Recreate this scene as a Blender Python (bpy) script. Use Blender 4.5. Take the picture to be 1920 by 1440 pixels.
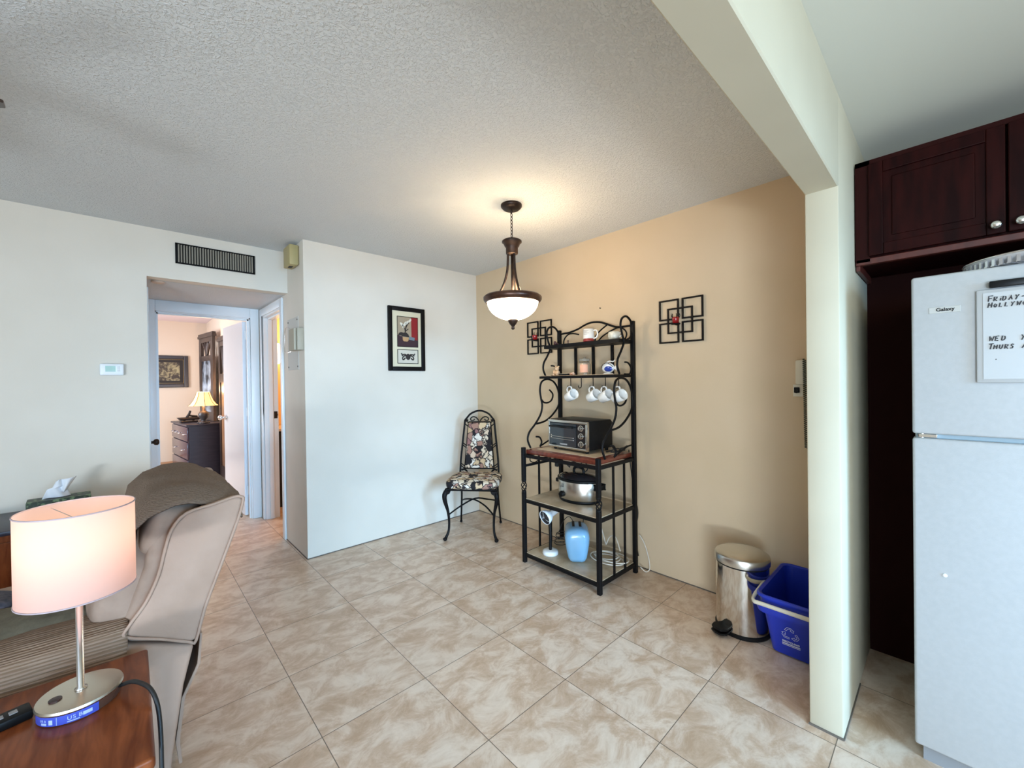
import bpy, bmesh, math, random
from mathutils import Vector, Matrix, noise
random.seed(7)
PI = math.pi
for o in list(bpy.data.objects):
    bpy.data.objects.remove(o)
COL = bpy.context.scene.collection
SC = bpy.context.scene

# ------------------------------------------------------------------ camera
CAM_H = 1.3356
yaw, pitch, roll = .7525, -.0055, -.0135
FW = Vector((math.sin(yaw)*math.cos(pitch), math.cos(yaw)*math.cos(pitch), math.sin(pitch)))
RT = Vector((math.cos(yaw), -math.sin(yaw), 0))
UP = RT.cross(FW)
R2 = RT*math.cos(roll)+UP*math.sin(roll)
U2 = -RT*math.sin(roll)+UP*math.cos(roll)
cd = bpy.data.cameras.new('camera')
cam = bpy.data.objects.new('camera', cd)
COL.objects.link(cam)
cd.sensor_width = 36
cd.sensor_fit = 'HORIZONTAL'
cd.lens = 767.43*36/1920
cd.clip_start = .02
m = Matrix.Identity(4)
for i in range(3):
    m[i][0], m[i][1], m[i][2] = R2[i], U2[i], -FW[i]
m[2][3] = CAM_H
cam.matrix_world = m
SC.camera = cam

# ------------------------------------------------------------------ light, exposure
SC.view_settings.view_transform = 'Standard'
SC.view_settings.look = 'None'
SC.view_settings.gamma = 1
SC.view_settings.exposure = 0.28
w = bpy.data.worlds.new('sky')
SC.world = w
w.use_nodes = True
bg = w.node_tree.nodes['Background']
bg.inputs[0].default_value = (.62, .78, 1, 1)
bg.inputs[1].default_value = 1.0


def area(name, loc, target, sx, sy, power, color, spread=None):
    l = bpy.data.lights.new(name, 'AREA')
    l.shape = 'RECTANGLE'
    l.size, l.size_y = sx, sy
    l.energy = power
    l.color = color
    if spread:
        l.spread = spread
    o = bpy.data.objects.new(name, l)
    COL.objects.link(o)
    o.location = loc
    o.rotation_euler = (Vector(target)-Vector(loc)).to_track_quat('-Z', 'Y').to_euler()
    return o


# daylight entering by the glass patio door in the living room's left wall
area('patio_door_daylight', (-3.12, -1.85, 1.05), (0, .5, 1.0), 2.3, 2.0, 112, (.55, .76, 1.0))
# sunlit paving outside that door throws light up onto the ceiling
area('patio_ground_bounce', (-3.10, -2.2, .30), (0, 1.3, 2.6), 1.3, .35, 110, (.84, .93, 1.0))
# daylight entering by the window in the wall behind the camera
area('rear_window_daylight', (.7, -3.12, 1.35), (1.80, 3.35, .0), 1.6, 1.2, 34, (.36, .66, 1.0), spread=math.radians(56))
kl = bpy.data.lights.new('kitchen_fill_light', 'POINT')  # unseen fill added to brighten kitchen ceiling and header, no fitting modelled
kl.energy = 13
kl.color = (1.0, .93, .62)
kl.shadow_soft_size = .14
ko = bpy.data.objects.new('kitchen_fill_light', kl)
COL.objects.link(ko)
ko.location = (.75, -1.3, 2.12)
# lamps in the bedroom and bathroom
area('bedroom_window_daylight', (-1.2, 7.2, 1.4), (1.0, 7.0, 1.2), 1.4, 1.2, 75, (.84, .90, 1.0))

# ------------------------------------------------------------------ materials
MATS = {}


def mat(name, col, rough=.6, metal=0., spec=.5, emit=None, estr=0., trans=0., alpha=1., coat=0., aniso=0.):
    if name in MATS:
        return MATS[name]
    mt = bpy.data.materials.new(name)
    mt.use_nodes = True
    b = mt.node_tree.nodes['Principled BSDF']
    b.inputs['Base Color'].default_value = (*col, 1)
    b.inputs['Roughness'].default_value = rough
    b.inputs['Metallic'].default_value = metal
    b.inputs['Specular IOR Level'].default_value = spec
    b.inputs['Transmission Weight'].default_value = trans
    b.inputs['Coat Weight'].default_value = coat
    b.inputs['Anisotropic'].default_value = aniso
    if emit:
        b.inputs['Emission Color'].default_value = (*emit, 1)
        b.inputs['Emission Strength'].default_value = estr
    MATS[name] = mt
    return mt


def nt(mt):
    return mt.node_tree, mt.node_tree.nodes['Principled BSDF']


def node(t, kind, **kw):
    n = t.nodes.new(kind)
    for k, v in kw.items():
        if k.startswith('in_'):
            n.inputs[int(k[3:])].default_value = v
        else:
            setattr(n, k, v)
    return n


def noisy(name, c1, c2, scale=5, detail=4, rough=.6, metal=0., bump=0., bscale=None, stretch=(1, 1, 1), spec=.5, lo=.35, hi=.65, coat=0., dist=0.):
    """two-tone noise colour with optional bump"""
    if name in MATS:
        return MATS[name]
    mt = mat(name, c1, rough, metal, spec, coat=coat)
    t, b = nt(mt)
    tc = node(t, 'ShaderNodeTexCoord')
    mp = node(t, 'ShaderNodeMapping')
    mp.inputs['Scale'].default_value = stretch
    t.links.new(tc.outputs['Object'], mp.inputs['Vector'])
    n = node(t, 'ShaderNodeTexNoise')
    n.inputs['Scale'].default_value = scale
    n.inputs['Detail'].default_value = detail
    n.inputs['Distortion'].default_value = dist
    t.links.new(mp.outputs[0], n.inputs['Vector'])
    r = node(t, 'ShaderNodeValToRGB')
    r.color_ramp.elements[0].position = lo
    r.color_ramp.elements[1].position = hi
    r.color_ramp.elements[0].color = (*c1, 1)
    r.color_ramp.elements[1].color = (*c2, 1)
    t.links.new(n.outputs['Fac'], r.inputs[0])
    t.links.new(r.outputs[0], b.inputs['Base Color'])
    if bump:
        n2 = node(t, 'ShaderNodeTexNoise')
        n2.inputs['Scale'].default_value = bscale or scale
        n2.inputs['Detail'].default_value = 3
        t.links.new(mp.outputs[0], n2.inputs['Vector'])
        bp = node(t, 'ShaderNodeBump')
        bp.inputs['Strength'].default_value = bump
        bp.inputs['Distance'].default_value = .01
        t.links.new(n2.outputs['Fac'], bp.inputs['Height'])
        t.links.new(bp.outputs[0], b.inputs['Normal'])
    return mt


def floor_mat():
    mt = mat('beige marbled floor tiles', (.5, .42, .33), .32)
    t, b = nt(mt)
    L = t.links.new
    tc = node(t, 'ShaderNodeTexCoord')
    sp = node(t, 'ShaderNodeSeparateXYZ')
    L(tc.outputs['Object'], sp.inputs[0])
    S = .4462

    def axis(out, off):
        a = node(t, 'ShaderNodeMath', operation='SUBTRACT')
        L(out, a.inputs[0]); a.inputs[1].default_value = off
        d = node(t, 'ShaderNodeMath', operation='DIVIDE')
        L(a.outputs[0], d.inputs[0]); d.inputs[1].default_value = S
        fl = node(t, 'ShaderNodeMath', operation='FLOOR')
        L(d.outputs[0], fl.inputs[0])
        r = node(t, 'ShaderNodeMath', operation='ADD')
        L(d.outputs[0], r.inputs[0]); r.inputs[1].default_value = .5
        fr = node(t, 'ShaderNodeMath', operation='FRACT')
        L(r.outputs[0], fr.inputs[0])
        s = node(t, 'ShaderNodeMath', operation='SUBTRACT')
        L(fr.outputs[0], s.inputs[0]); s.inputs[1].default_value = .5
        ab = node(t, 'ShaderNodeMath', operation='ABSOLUTE')
        L(s.outputs[0], ab.inputs[0])
        return fl, ab
    fx, ax = axis(sp.outputs[0], .5162)
    fy, ay = axis(sp.outputs[1], 2.0735)
    mn = node(t, 'ShaderNodeMath', operation='MINIMUM')
    L(ax.outputs[0], mn.inputs[0]); L(ay.outputs[0], mn.inputs[1])
    gr = node(t, 'ShaderNodeMath', operation='LESS_THAN')
    L(mn.outputs[0], gr.inputs[0]); gr.inputs[1].default_value = .0034
    cb = node(t, 'ShaderNodeCombineXYZ')
    L(fx.outputs[0], cb.inputs[0]); L(fy.outputs[0], cb.inputs[1])
    wn = node(t, 'ShaderNodeTexWhiteNoise')
    L(cb.outputs[0], wn.inputs['Vector'])
    sc = node(t, 'ShaderNodeVectorMath', operation='SCALE')
    L(wn.outputs['Color'], sc.inputs[0]); sc.inputs['Scale'].default_value = 9
    ad = node(t, 'ShaderNodeVectorMath', operation='ADD')
    L(tc.outputs['Object'], ad.inputs[0]); L(sc.outputs[0], ad.inputs[1])
    mp = node(t, 'ShaderNodeMapping')
    mp.inputs['Scale'].default_value = (1, 1.4, 1)
    mp.inputs['Rotation'].default_value = (0, 0, .6)
    L(ad.outputs[0], mp.inputs[0])
    n1 = node(t, 'ShaderNodeTexNoise')
    n1.inputs['Scale'].default_value = 6.6; n1.inputs['Detail'].default_value = 9
    n1.inputs['Roughness'].default_value = .7; n1.inputs['Distortion'].default_value = .5
    L(mp.outputs[0], n1.inputs['Vector'])
    rp = node(t, 'ShaderNodeValToRGB')
    e = rp.color_ramp.elements
    e[0].position = .36; e[0].color = (.52, .355, .235, 1)
    e[1].position = .64; e[1].color = (.79, .65, .525, 1)
    x = e.new(.47); x.color = (.63, .46, .335, 1)
    x = e.new(.54); x.color = (.72, .57, .445, 1)
    L(n1.outputs['Fac'], rp.inputs[0])
    hv = node(t, 'ShaderNodeMixRGB', blend_type='MULTIPLY')
    hv.inputs[0].default_value = .07
    L(rp.outputs[0], hv.inputs[1]); L(wn.outputs['Value'], hv.inputs[2])
    mx = node(t, 'ShaderNodeMixRGB')
    L(gr.outputs[0], mx.inputs[0]); L(hv.outputs[0], mx.inputs[1])
    mx.inputs[2].default_value = (.17, .125, .09, 1)
    L(mx.outputs[0], b.inputs['Base Color'])
    bp = node(t, 'ShaderNodeBump', invert=True)
    bp.inputs['Strength'].default_value = .5; bp.inputs['Distance'].default_value = .002
    L(gr.outputs[0], bp.inputs['Height'])
    L(bp.outputs[0], b.inputs['Normal'])
    rr = node(t, 'ShaderNodeMath', operation='MULTIPLY_ADD')
    L(n1.outputs['Fac'], rr.inputs[0]); rr.inputs[1].default_value = .25; rr.inputs[2].default_value = .2
    L(rr.outputs[0], b.inputs['Roughness'])
    return mt


def popcorn_mat():
    mt = mat('textured white ceiling', (.68, .70, .705), .9, spec=.15)
    t, b = nt(mt)
    tc = node(t, 'ShaderNodeTexCoord')
    n = node(t, 'ShaderNodeTexNoise')
    n.inputs['Scale'].default_value = 95
    n.inputs['Detail'].default_value = 3
    n.inputs['Distortion'].default_value = .8
    t.links.new(tc.outputs['Object'], n.inputs['Vector'])
    r = node(t, 'ShaderNodeValToRGB')
    r.color_ramp.elements[0].position = .46
    r.color_ramp.elements[1].position = .66
    t.links.new(n.outputs['Fac'], r.inputs[0])
    bp = node(t, 'ShaderNodeBump')
    bp.inputs['Strength'].default_value = .6
    bp.inputs['Distance'].default_value = .006
    t.links.new(r.outputs[0], bp.inputs['Height'])
    t.links.new(bp.outputs[0], b.inputs['Normal'])
    return mt


def floral_mat():
    mt = mat('dark floral leaf print fabric', (.4, .3, .2), .85, spec=.2)
    t, b = nt(mt)
    L = t.links.new
    tc = node(t, 'ShaderNodeTexCoord')
    nz = node(t, 'ShaderNodeTexNoise')
    nz.inputs['Scale'].default_value = 26
    nz.inputs['Detail'].default_value = 4
    L(tc.outputs['Object'], nz.inputs['Vector'])
    mxv = node(t, 'ShaderNodeMixRGB')
    mxv.inputs[0].default_value = .075
    L(tc.outputs['Object'], mxv.inputs[1]); L(nz.outputs['Color'], mxv.inputs[2])
    mp = node(t, 'ShaderNodeMapping')
    mp.inputs['Scale'].default_value = (1, 1, .72)
    mp.inputs['Rotation'].default_value = (.3, .7, .4)
    L(mxv.outputs[0], mp.inputs[0])
    v = node(t, 'ShaderNodeTexVoronoi', feature='F1')
    v.inputs['Scale'].default_value = 21
    L(mp.outputs[0], v.inputs['Vector'])
    ve = node(t, 'ShaderNodeTexVoronoi', feature='DISTANCE_TO_EDGE')
    ve.inputs['Scale'].default_value = 21
    L(mp.outputs[0], ve.inputs['Vector'])
    hs = node(t, 'ShaderNodeSeparateColor')
    L(v.outputs['Color'], hs.inputs[0])
    rp = node(t, 'ShaderNodeValToRGB')
    rp.color_ramp.interpolation = 'CONSTANT'
    e = rp.color_ramp.elements
    e[0].position = 0; e[0].color = (.60, .44, .27, 1)
    e[1].position = .2; e[1].color = (.72, .62, .48, 1)
    for p, c in ((.38, (.36, .20, .15)), (.5, (.66, .52, .38)), (.62, (.02, .018, .02)), (.74, (.75, .70, .62)), (.86, (.48, .33, .19)), (.94, (.28, .14, .13))):
        x = e.new(p); x.color = (*c, 1)
    L(hs.outputs[0], rp.inputs[0])
    ed = node(t, 'ShaderNodeValToRGB')
    ed.color_ramp.elements[0].position = .03
    ed.color_ramp.elements[1].position = .11
    L(ve.outputs['Distance'], ed.inputs[0])
    mx = node(t, 'ShaderNodeMixRGB')
    L(ed.outputs[0], mx.inputs[0]); mx.inputs[1].default_value = (.018, .015, .018, 1)
    L(rp.outputs[0], mx.inputs[2])
    L(mx.outputs[0], b.inputs['Base Color'])
    return mt


def knit_mat(name, c1, c2, scale=160, rot=0., sc=(1, 1, 1)):
    mt = mat(name, c1, .95, spec=.1)
    t, b = nt(mt)
    L = t.links.new
    tc = node(t, 'ShaderNodeTexCoord')
    mp = node(t, 'ShaderNodeMapping')
    mp.inputs['Rotation'].default_value = (0, rot, rot)
    mp.inputs['Scale'].default_value = sc
    L(tc.outputs['Object'], mp.inputs[0])
    wv = node(t, 'ShaderNodeTexWave')
    wv.inputs['Scale'].default_value = scale/3
    wv.bands_direction = 'DIAGONAL'
    wv.inputs['Detail Scale'].default_value = 3
    wv.inputs['Distortion'].default_value = 3.5
    wv.inputs['Detail'].default_value = 2
    L(mp.outputs[0], wv.inputs['Vector'])
    mx = node(t, 'ShaderNodeMixRGB')
    L(wv.outputs['Fac'], mx.inputs[0])
    mx.inputs[1].default_value = (*c1, 1); mx.inputs[2].default_value = (*c2, 1)
    L(mx.outputs[0], b.inputs['Base Color'])
    bp = node(t, 'ShaderNodeBump')
    bp.inputs['Strength'].default_value = .6; bp.inputs['Distance'].default_value = .004
    L(wv.outputs['Fac'], bp.inputs['Height'])
    L(bp.outputs[0], b.inputs['Normal'])
    return mt


M_FLOOR = floor_mat()
M_POP = popcorn_mat()
M_WALL = noisy('cream wall paint', (.70, .65, .565), (.73, .68, .595), 3, 2, .75, bump=.08, bscale=240, spec=.25)
M_TAN = noisy('tan wall paint', (.615, .48, .32), (.64, .50, .34), 3, 2, .75, bump=.08, bscale=240, spec=.25)
M_KIT = noisy('smooth kitchen paint', (.54, .495, .375), (.57, .525, .40), 3, 2, .7, spec=.25)
M_KCEIL = mat('smooth kitchen ceiling paint', (.66, .67, .60), .85, spec=.2)
M_BEDW = mat('peach bedroom paint', (.70, .58, .46), .8)
M_BATHW = mat('warm bathroom paint', (.80, .50, .22), .7)
M_NICHE = mat('shaded alcove wall colour', (.022, .005, .0035), .8, spec=.1)  # deep shade beside the fridge, put into the wall colour
M_TRIM = mat('white gloss trim paint', (.78, .82, .84), .35)
M_BLACK = mat('black satin metal', (.005, .0045, .005), .5, 0, .16)
M_BLACKP = mat('black plastic', (.005, .005, .0055), .42, 0, .2)
M_BRONZE = noisy('dark bronze metal', (.022, .014, .012), (.05, .028, .018), 30, 3, .4, .6)
M_CHROME = mat('chrome', (.8, .8, .8), .12, 1.)
M_STEEL = mat('brushed steel', (.62, .59, .53), .24, 1., aniso=.6)
M_NICKEL = mat('brushed nickel', (.66, .60, .50), .3, 1., aniso=.5)
M_WOODR = noisy('dark red wood', (.10, .018, .010), (.18, .036, .018), 6, 5, .3, stretch=(1, 8, 8), coat=.3)
M_CAB = noisy('dark cherry wood', (.008, .001, .001), (.02, .0025, .002), 5, 5, .45, stretch=(6, 6, 1), spec=.08)
M_WOODT = noisy('reddish brown table wood', (.13, .030, .009), (.25, .070, .022), 5, 6, .3, stretch=(9, 1.2, 1), coat=.1, dist=.6, spec=.2)
M_NAVY = noisy('dark dresser wood', (.018, .018, .032), (.03, .026, .042), 6, 4, .35, stretch=(1, 1, 7))
M_DARKW = noisy('dark brown carved wood', (.025, .017, .016), (.05, .032, .026), 8, 4, .4, stretch=(6, 6, 1))
M_TILEI = noisy('beige tile inset', (.50, .37, .24), (.66, .53, .38), 14, 5, .35)
M_SHELF = noisy('mottled beige shelf top', (.40, .30, .19), (.58, .46, .32), 11, 6, .4)
M_WHITE = mat('white enamel', (.80, .83, .85), .3)
M_FRIDGE = noisy('white appliance enamel', (.42, .435, .44), (.44, .455, .46), 60, 2, .35, bump=.05, bscale=300)
M_CERAM = mat('white glazed ceramic', (.82, .80, .76), .15, coat=.5)
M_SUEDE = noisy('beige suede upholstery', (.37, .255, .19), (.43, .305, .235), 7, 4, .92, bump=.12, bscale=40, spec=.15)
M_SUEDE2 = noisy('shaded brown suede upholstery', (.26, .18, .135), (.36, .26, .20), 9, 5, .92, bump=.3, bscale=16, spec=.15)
M_KNIT = knit_mat('taupe knitted throw', (.175, .12, .085), (.255, .185, .135), 210, 0, (.5, 1, 1))
M_KNIT2 = knit_mat('brown striped knitted throw', (.19, .125, .08), (.31, .22, .16), 150, 0, (.06, 1, 1))
M_OLIVE = noisy('olive brown blanket', (.10, .085, .055), (.17, .145, .095), 14, 5, .95, bump=.3, bscale=50)
M_DENIM = noisy('dark grey blue seat blanket', (.05, .052, .07), (.12, .11, .13), 50, 4, .95, bump=.3, bscale=60)
M_BLUEP = mat('blue plastic', (.012, .035, .42), .32)
M_CREAMP = mat('cream plastic', (.66, .62, .50), .45)
M_LBLUE = noisy('light blue enamel', (.20, .43, .66), (.26, .50, .72), 5, 2, .25, coat=.4)
M_GLASSD = mat('dark oven glass', (.015, .022, .028), .08, coat=.8)
M_RED = mat('red glass', (.30, .01, .012), .12, coat=.6)
M_REDG = mat('red glaze', (.30, .015, .012), .15, coat=.5)
M_FLORAL = floral_mat()
M_CORD = mat('black cord', (.01, .01, .01), .5)
M_WCORD = mat('white cord', (.72, .68, .60), .5)


# ------------------------------------------------------------------ mesh helpers
class MB:
    """collects shapes in world-like coordinates, builds one mesh object"""

    def __init__(self, off=(0, 0, 0)):
        self.bm = bmesh.new()
        self.off = Vector(off)

    def merge(self, b2, M=None):
        if M is not None:
            b2.transform(M)
        me = bpy.data.meshes.new('tmp')
        b2.to_mesh(me)
        b2.free()
        self.bm.from_mesh(me)
        bpy.data.meshes.remove(me)
        return self

    def box(self, x0, x1, y0, y1, z0, z1, bev=0., seg=2, M=None):
        b = bmesh.new()
        bmesh.ops.create_cube(b, size=1)
        for v in b.verts:
            v.co = Vector((x0+(v.co.x+.5)*(x1-x0), y0+(v.co.y+.5)*(y1-y0), z0+(v.co.z+.5)*(z1-z0)))
        if bev:
            bmesh.ops.bevel(b, geom=b.edges[:], offset=bev, segments=seg, affect='EDGES', profile=.5)
        return self.merge(b, M)

    def prism(self, pts, axis, a0, a1, bev=0., seg=2, M=None):
        """extrude a 2D outline along axis 'x','y','z' from a0 to a1"""
        b = bmesh.new()
        def P(p, a):
            return {'x': (a, p[0], p[1]), 'y': (p[0], a, p[1]), 'z': (p[0], p[1], a)}[axis]
        vs = [b.verts.new(P(p, a0)) for p in pts]
        f = b.faces.new(vs)
        r = bmesh.ops.extrude_face_region(b, geom=[f])
        d = Vector(P((0, 0), a1))-Vector(P((0, 0), a0))
        for g in r['geom']:
            if isinstance(g, bmesh.types.BMVert):
                g.co += d
        bmesh.ops.recalc_face_normals(b, faces=b.faces[:])
        if bev:
            ed = [e for e in b.edges if len(e.link_faces) == 2 and e.link_faces[0].normal.angle(e.link_faces[1].normal, 0) > .6]
            bmesh.ops.bevel(b, geom=ed, offset=bev, segments=seg, affect='EDGES', profile=.5)
        return self.merge(b, M)

    def lathe(self, prof, n=32, c=(0, 0, 0), sx=1., sy=1., cap=True, M=None):
        """prof: list of (r, z)"""
        b = bmesh.new()
        rings = []
        for r, z in prof:
            if r < 1e-6:
                rings.append([b.verts.new((c[0], c[1], c[2]+z))])
            else:
                rings.append([b.verts.new((c[0]+r*sx*math.cos(2*PI*k/n), c[1]+r*sy*math.sin(2*PI*k/n), c[2]+z)) for k in range(n)])
        for A, B in zip(rings, rings[1:]):
            for k in range(n):
                k2 = (k+1) % n
                if len(A) == 1 and len(B) == 1:
                    continue
                if len(A) == 1:
                    b.faces.new((A[0], B[k2], B[k]))
                elif len(B) == 1:
                    b.faces.new((A[k], A[k2], B[0]))
                else:
                    b.faces.new((A[k], A[k2], B[k2], B[k]))
        if cap:
            for R in (rings[0], rings[-1]):
                if len(R) > 2:
                    b.faces.new(R)
        bmesh.ops.recalc_face_normals(b, faces=b.faces[:])
        return self.merge(b, M)

    def cyl(self, p0, p1, r0, r1=None, n=16):
        p0, p1 = Vector(p0), Vector(p1)
        d = p1-p0
        r1 = r0 if r1 is None else r1
        q = d.to_track_quat('Z', 'Y').to_matrix().to_4x4()
        return self.lathe([(r0, 0), (r1, d.length)], n, M=Matrix.Translation(p0) @ q)

    def tube(self, pts, r, n=8, closed=False, smooth=0, flat=None):
        """tube along points; r may be a list; smooth = Catmull-Rom subdivisions"""
        pts = [Vector(p) for p in pts]
        rs = r if isinstance(r, (list, tuple)) else [r]*len(pts)
        if smooth:
            out, ro = [], []
            N = len(pts)
            rng = N if closed else N-1
            for i in range(rng):
                g = (lambda k: pts[k % N]) if closed else (lambda k: pts[max(0, min(N-1, k))])
                p0, p1, p2, p3 = g(i-1), g(i), g(i+1), g(i+2)
                for s in range(smooth):
                    t = s/smooth
                    out.append(.5*((2*p1)+(-p0+p2)*t+(2*p0-5*p1+4*p2-p3)*t*t+(-p0+3*p1-3*p2+p3)*t**3))
                    ro.append(rs[i]*(1-t)+rs[(i+1) % N]*t)
            if not closed:
                out.append(pts[-1]); ro.append(rs[-1])
            pts, rs = out, ro
        b = bmesh.new()
        N = len(pts)
        up = None
        rings = []
        for i, p in enumerate(pts):
            if closed:
                t = (pts[(i+1) % N]-pts[i-1])
            else:
                t = pts[min(N-1, i+1)]-pts[max(0, i-1)]
            if t.length < 1e-9:
                t = Vector((0, 0, 1))
            t.normalize()
            if up is None:
                up = Vector((0, 0, 1)) if abs(t.z) < .9 else Vector((1, 0, 0))
            a = up-t*up.dot(t)
            if a.length < 1e-6:
                a = t.orthogonal()
            a.normalize()
            up = a
            c = t.cross(a)
            k1, k2 = (1, 1) if flat is None else flat
            rings.append([b.verts.new(p+(a*math.cos(2*PI*k/n)*k1+c*math.sin(2*PI*k/n)*k2)*rs[i]) for k in range(n)])
        prs = list(zip(rings, rings[1:]))
        if closed:
            prs.append((rings[-1], rings[0]))
        for A, B in prs:
            for k in range(n):
                b.faces.new((A[k], A[(k+1) % n], B[(k+1) % n], B[k]))
        if not closed:
            b.faces.new(rings[0]); b.faces.new(rings[-1])
        bmesh.ops.recalc_face_normals(b, faces=b.faces[:])
        return self.merge(b)

    def superq(self, c, h, e1=.5, e2=.5, nu=40, nv=24, namp=0., nscale=4., M=None, seed=0):
        """pillow-like superellipsoid, centre c, half sizes h"""
        def sp(v, e):
            return math.copysign(abs(v)**e, v)
        b = bmesh.new()
        rows = []
        for j in range(nv+1):
            v = -PI/2+PI*j/nv
            row = []
            for i in range(nu):
                u = 2*PI*i/nu
                p = Vector((h[0]*sp(math.cos(v), e1)*sp(math.cos(u), e2), h[1]*sp(math.cos(v), e1)*sp(math.sin(u), e2), h[2]*sp(math.sin(v), e1)))
                if namp:
                    p += p.normalized()*namp*noise.noise((p+Vector((seed, seed, seed)))*nscale)
                row.append(b.verts.new(p))
            rows.append(row)
        for A, B in zip(rows, rows[1:]):
            for i in range(nu):
                b.faces.new((A[i], A[(i+1) % nu], B[(i+1) % nu], B[i]))
        bmesh.ops.remove_doubles(b, verts=b.verts[:], dist=1e-5)
        bmesh.ops.recalc_face_normals(b, faces=b.faces[:])
        T = Matrix.Translation(Vector(c))
        return self.merge(b, T @ M if M is not None else T)

    def grid(self, f, nu, nv, thick=0.):
        """surface f(u,v) in 0..1"""
        b = bmesh.new()
        g = [[b.verts.new(f(i/nu, j/nv)) for i in range(nu+1)] for j in range(nv+1)]
        for j in range(nv):
            for i in range(nu):
                b.faces.new((g[j][i], g[j][i+1], g[j+1][i+1], g[j+1][i]))
        if thick:
            bmesh.ops.recalc_face_normals(b, faces=b.faces[:])
            bmesh.ops.solidify(b, geom=b.faces[:], thickness=thick)
        return self.merge(b)

    def build(self, name, material, parent=None, smooth=False, angle=None, mods=None):
        bmesh.ops.remove_doubles(self.bm, verts=self.bm.verts[:], dist=1e-6)
        self.bm.transform(Matrix.Translation(-self.off))
        if smooth or angle:
            for f in self.bm.faces:
                f.smooth = True
            if angle:
                for e in self.bm.edges:
                    if len(e.link_faces) == 2 and e.link_faces[0].normal.angle(e.link_faces[1].normal, 0) > angle:
                        e.smooth = False
        me = bpy.data.meshes.new(name)
        self.bm.to_mesh(me)
        self.bm.free()
        me.materials.append(material)
        o = bpy.data.objects.new(name, me)
        COL.objects.link(o)
        if parent is not None:
            o.parent = parent
        else:
            o.location = self.off
        return o


A60 = .6


def thing(name, label, cat, loc=(0, 0, 0), rz=0., group=None):
    o = bpy.data.objects.new(name, None)
    COL.objects.link(o)
    o.empty_display_size = .05
    o.location = loc
    o.rotation_euler = (0, 0, rz)
    o['label'] = label
    o['category'] = cat
    if group:
        o['group'] = group
    return o


def tag(o, label, cat, group=None, kind=None):
    o['label'] = label
    o['category'] = cat
    if group:
        o['group'] = group
    if kind:
        o['kind'] = kind
    return o


def struct(o):
    o['kind'] = 'structure'
    return o


def copy_tree(o, parent=None):
    c = o.copy()
    COL.objects.link(c)
    if parent is not None:
        c.parent = parent
    for ch in [q for q in bpy.data.objects if q.parent == o]:
        copy_tree(ch, c)
    return c


def text_obj(name, txt, size, M, material, parent=None, depth=.0008, align='LEFT'):
    cu = bpy.data.curves.new(name, 'FONT')
    cu.body = txt
    cu.size = size
    cu.extrude = depth
    cu.offset = size*.02
    cu.align_x = align
    tmp = bpy.data.objects.new(name+'_c', cu)
    COL.objects.link(tmp)
    bpy.context.view_layer.update()
    dg = bpy.context.evaluated_depsgraph_get()
    me = bpy.data.meshes.new_from_object(tmp.evaluated_get(dg))
    bpy.data.objects.remove(tmp)
    me.transform(M)
    me.name = name
    me.materials.clear()
    me.materials.append(material)
    o = bpy.data.objects.new(name, me)
    COL.objects.link(o)
    if parent is not None:
        o.parent = parent
    return o


def basis(origin, xdir, ydir):
    x = Vector(xdir).normalized()
    y = Vector(ydir).normalized()
    z = x.cross(y)
    M = Matrix.Identity(4)
    for i in range(3):
        M[i][0], M[i][1], M[i][2], M[i][3] = x[i], y[i], z[i], origin[i]
    return M


# ================================================================== THE SETTING
CE = 2.44
XR = 2.647      # right wall
YP = 3.352      # picture wall
XS = .98        # stub wall and hall right wall
YL = 3.78       # thermostat wall
XH = .10        # hall left wall
YD = 4.78       # bedroom door wall
HC = 2.10       # hall ceiling
X0, Y0 = -3.2, -3.2


def sbox(name, m_, *a):
    return struct(MB().box(*a).build(name, m_))


fl = MB(); fl.box(X0-.1, 3.9, Y0-.1, 9.2, -.1, 0)
struct(fl.build('floor', M_FLOOR))
sbox('ceiling', M_POP, X0-.1, XR+.1, .32, YL+.05, CE, CE+.1)
sbox('ceiling_living_room', M_POP, X0-.1, -.9, Y0-.1, .32, CE, CE+.1)
sbox('ceiling_kitchen', M_KCEIL, -.9, XR+.1, Y0-.1, .32, 2.37, CE+.1)
sbox('ceiling_hall', M_POP, XH-.02, XS+.02, YL+.105, YD+.005, HC, HC+.1)
sbox('wall_right', M_TAN, XR, XR+.12, .375, YP+.15, 0, CE)
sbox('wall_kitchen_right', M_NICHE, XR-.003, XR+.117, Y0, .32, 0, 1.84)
sbox('wall_kitchen_right_upper', M_KIT, XR-.003, XR+.117, Y0, .32, 1.84, 2.40)
sbox('wall_picture', M_WALL, XS, XR+.12, YP, YP+.12, 0, CE)
# stub wall + hall right wall with bathroom door opening
hw = MB()
hw.box(XS, XS+.12, YP+.12, 3.975, 0, CE)
hw.box(XS, XS+.12, 3.975, 4.66, 2.02, CE)
hw.box(XS, XS+.12, 4.66, YD+.12, 0, CE)
struct(hw.build('wall_hall_right', M_WALL))
lw = MB()
lw.box(X0, XH, YL, YL+.11, 0, CE)
lw.box(XH, XS, YL, YL+.11, HC, CE)
struct(lw.build('wall_left', M_WALL))
hl = MB()
hl.box(XH-.1, XH, YL+.11, YD+.1, 0, HC+.1)
struct(hl.build('wall_hall_left', M_WALL))
# bedroom door wall
BX0, BX1, BZ = .165, .905, 2.015
dw = MB()
dw.box(-2.4, BX0-.0, YD, YD+.11, 0, CE)
dw.box(BX1, 1.02, YD, YD+.11, 0, CE)
dw.box(BX0, BX1, YD, YD+.11, BZ, CE)
struct(dw.build('wall_bedroom_front', M_WALL))
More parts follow.
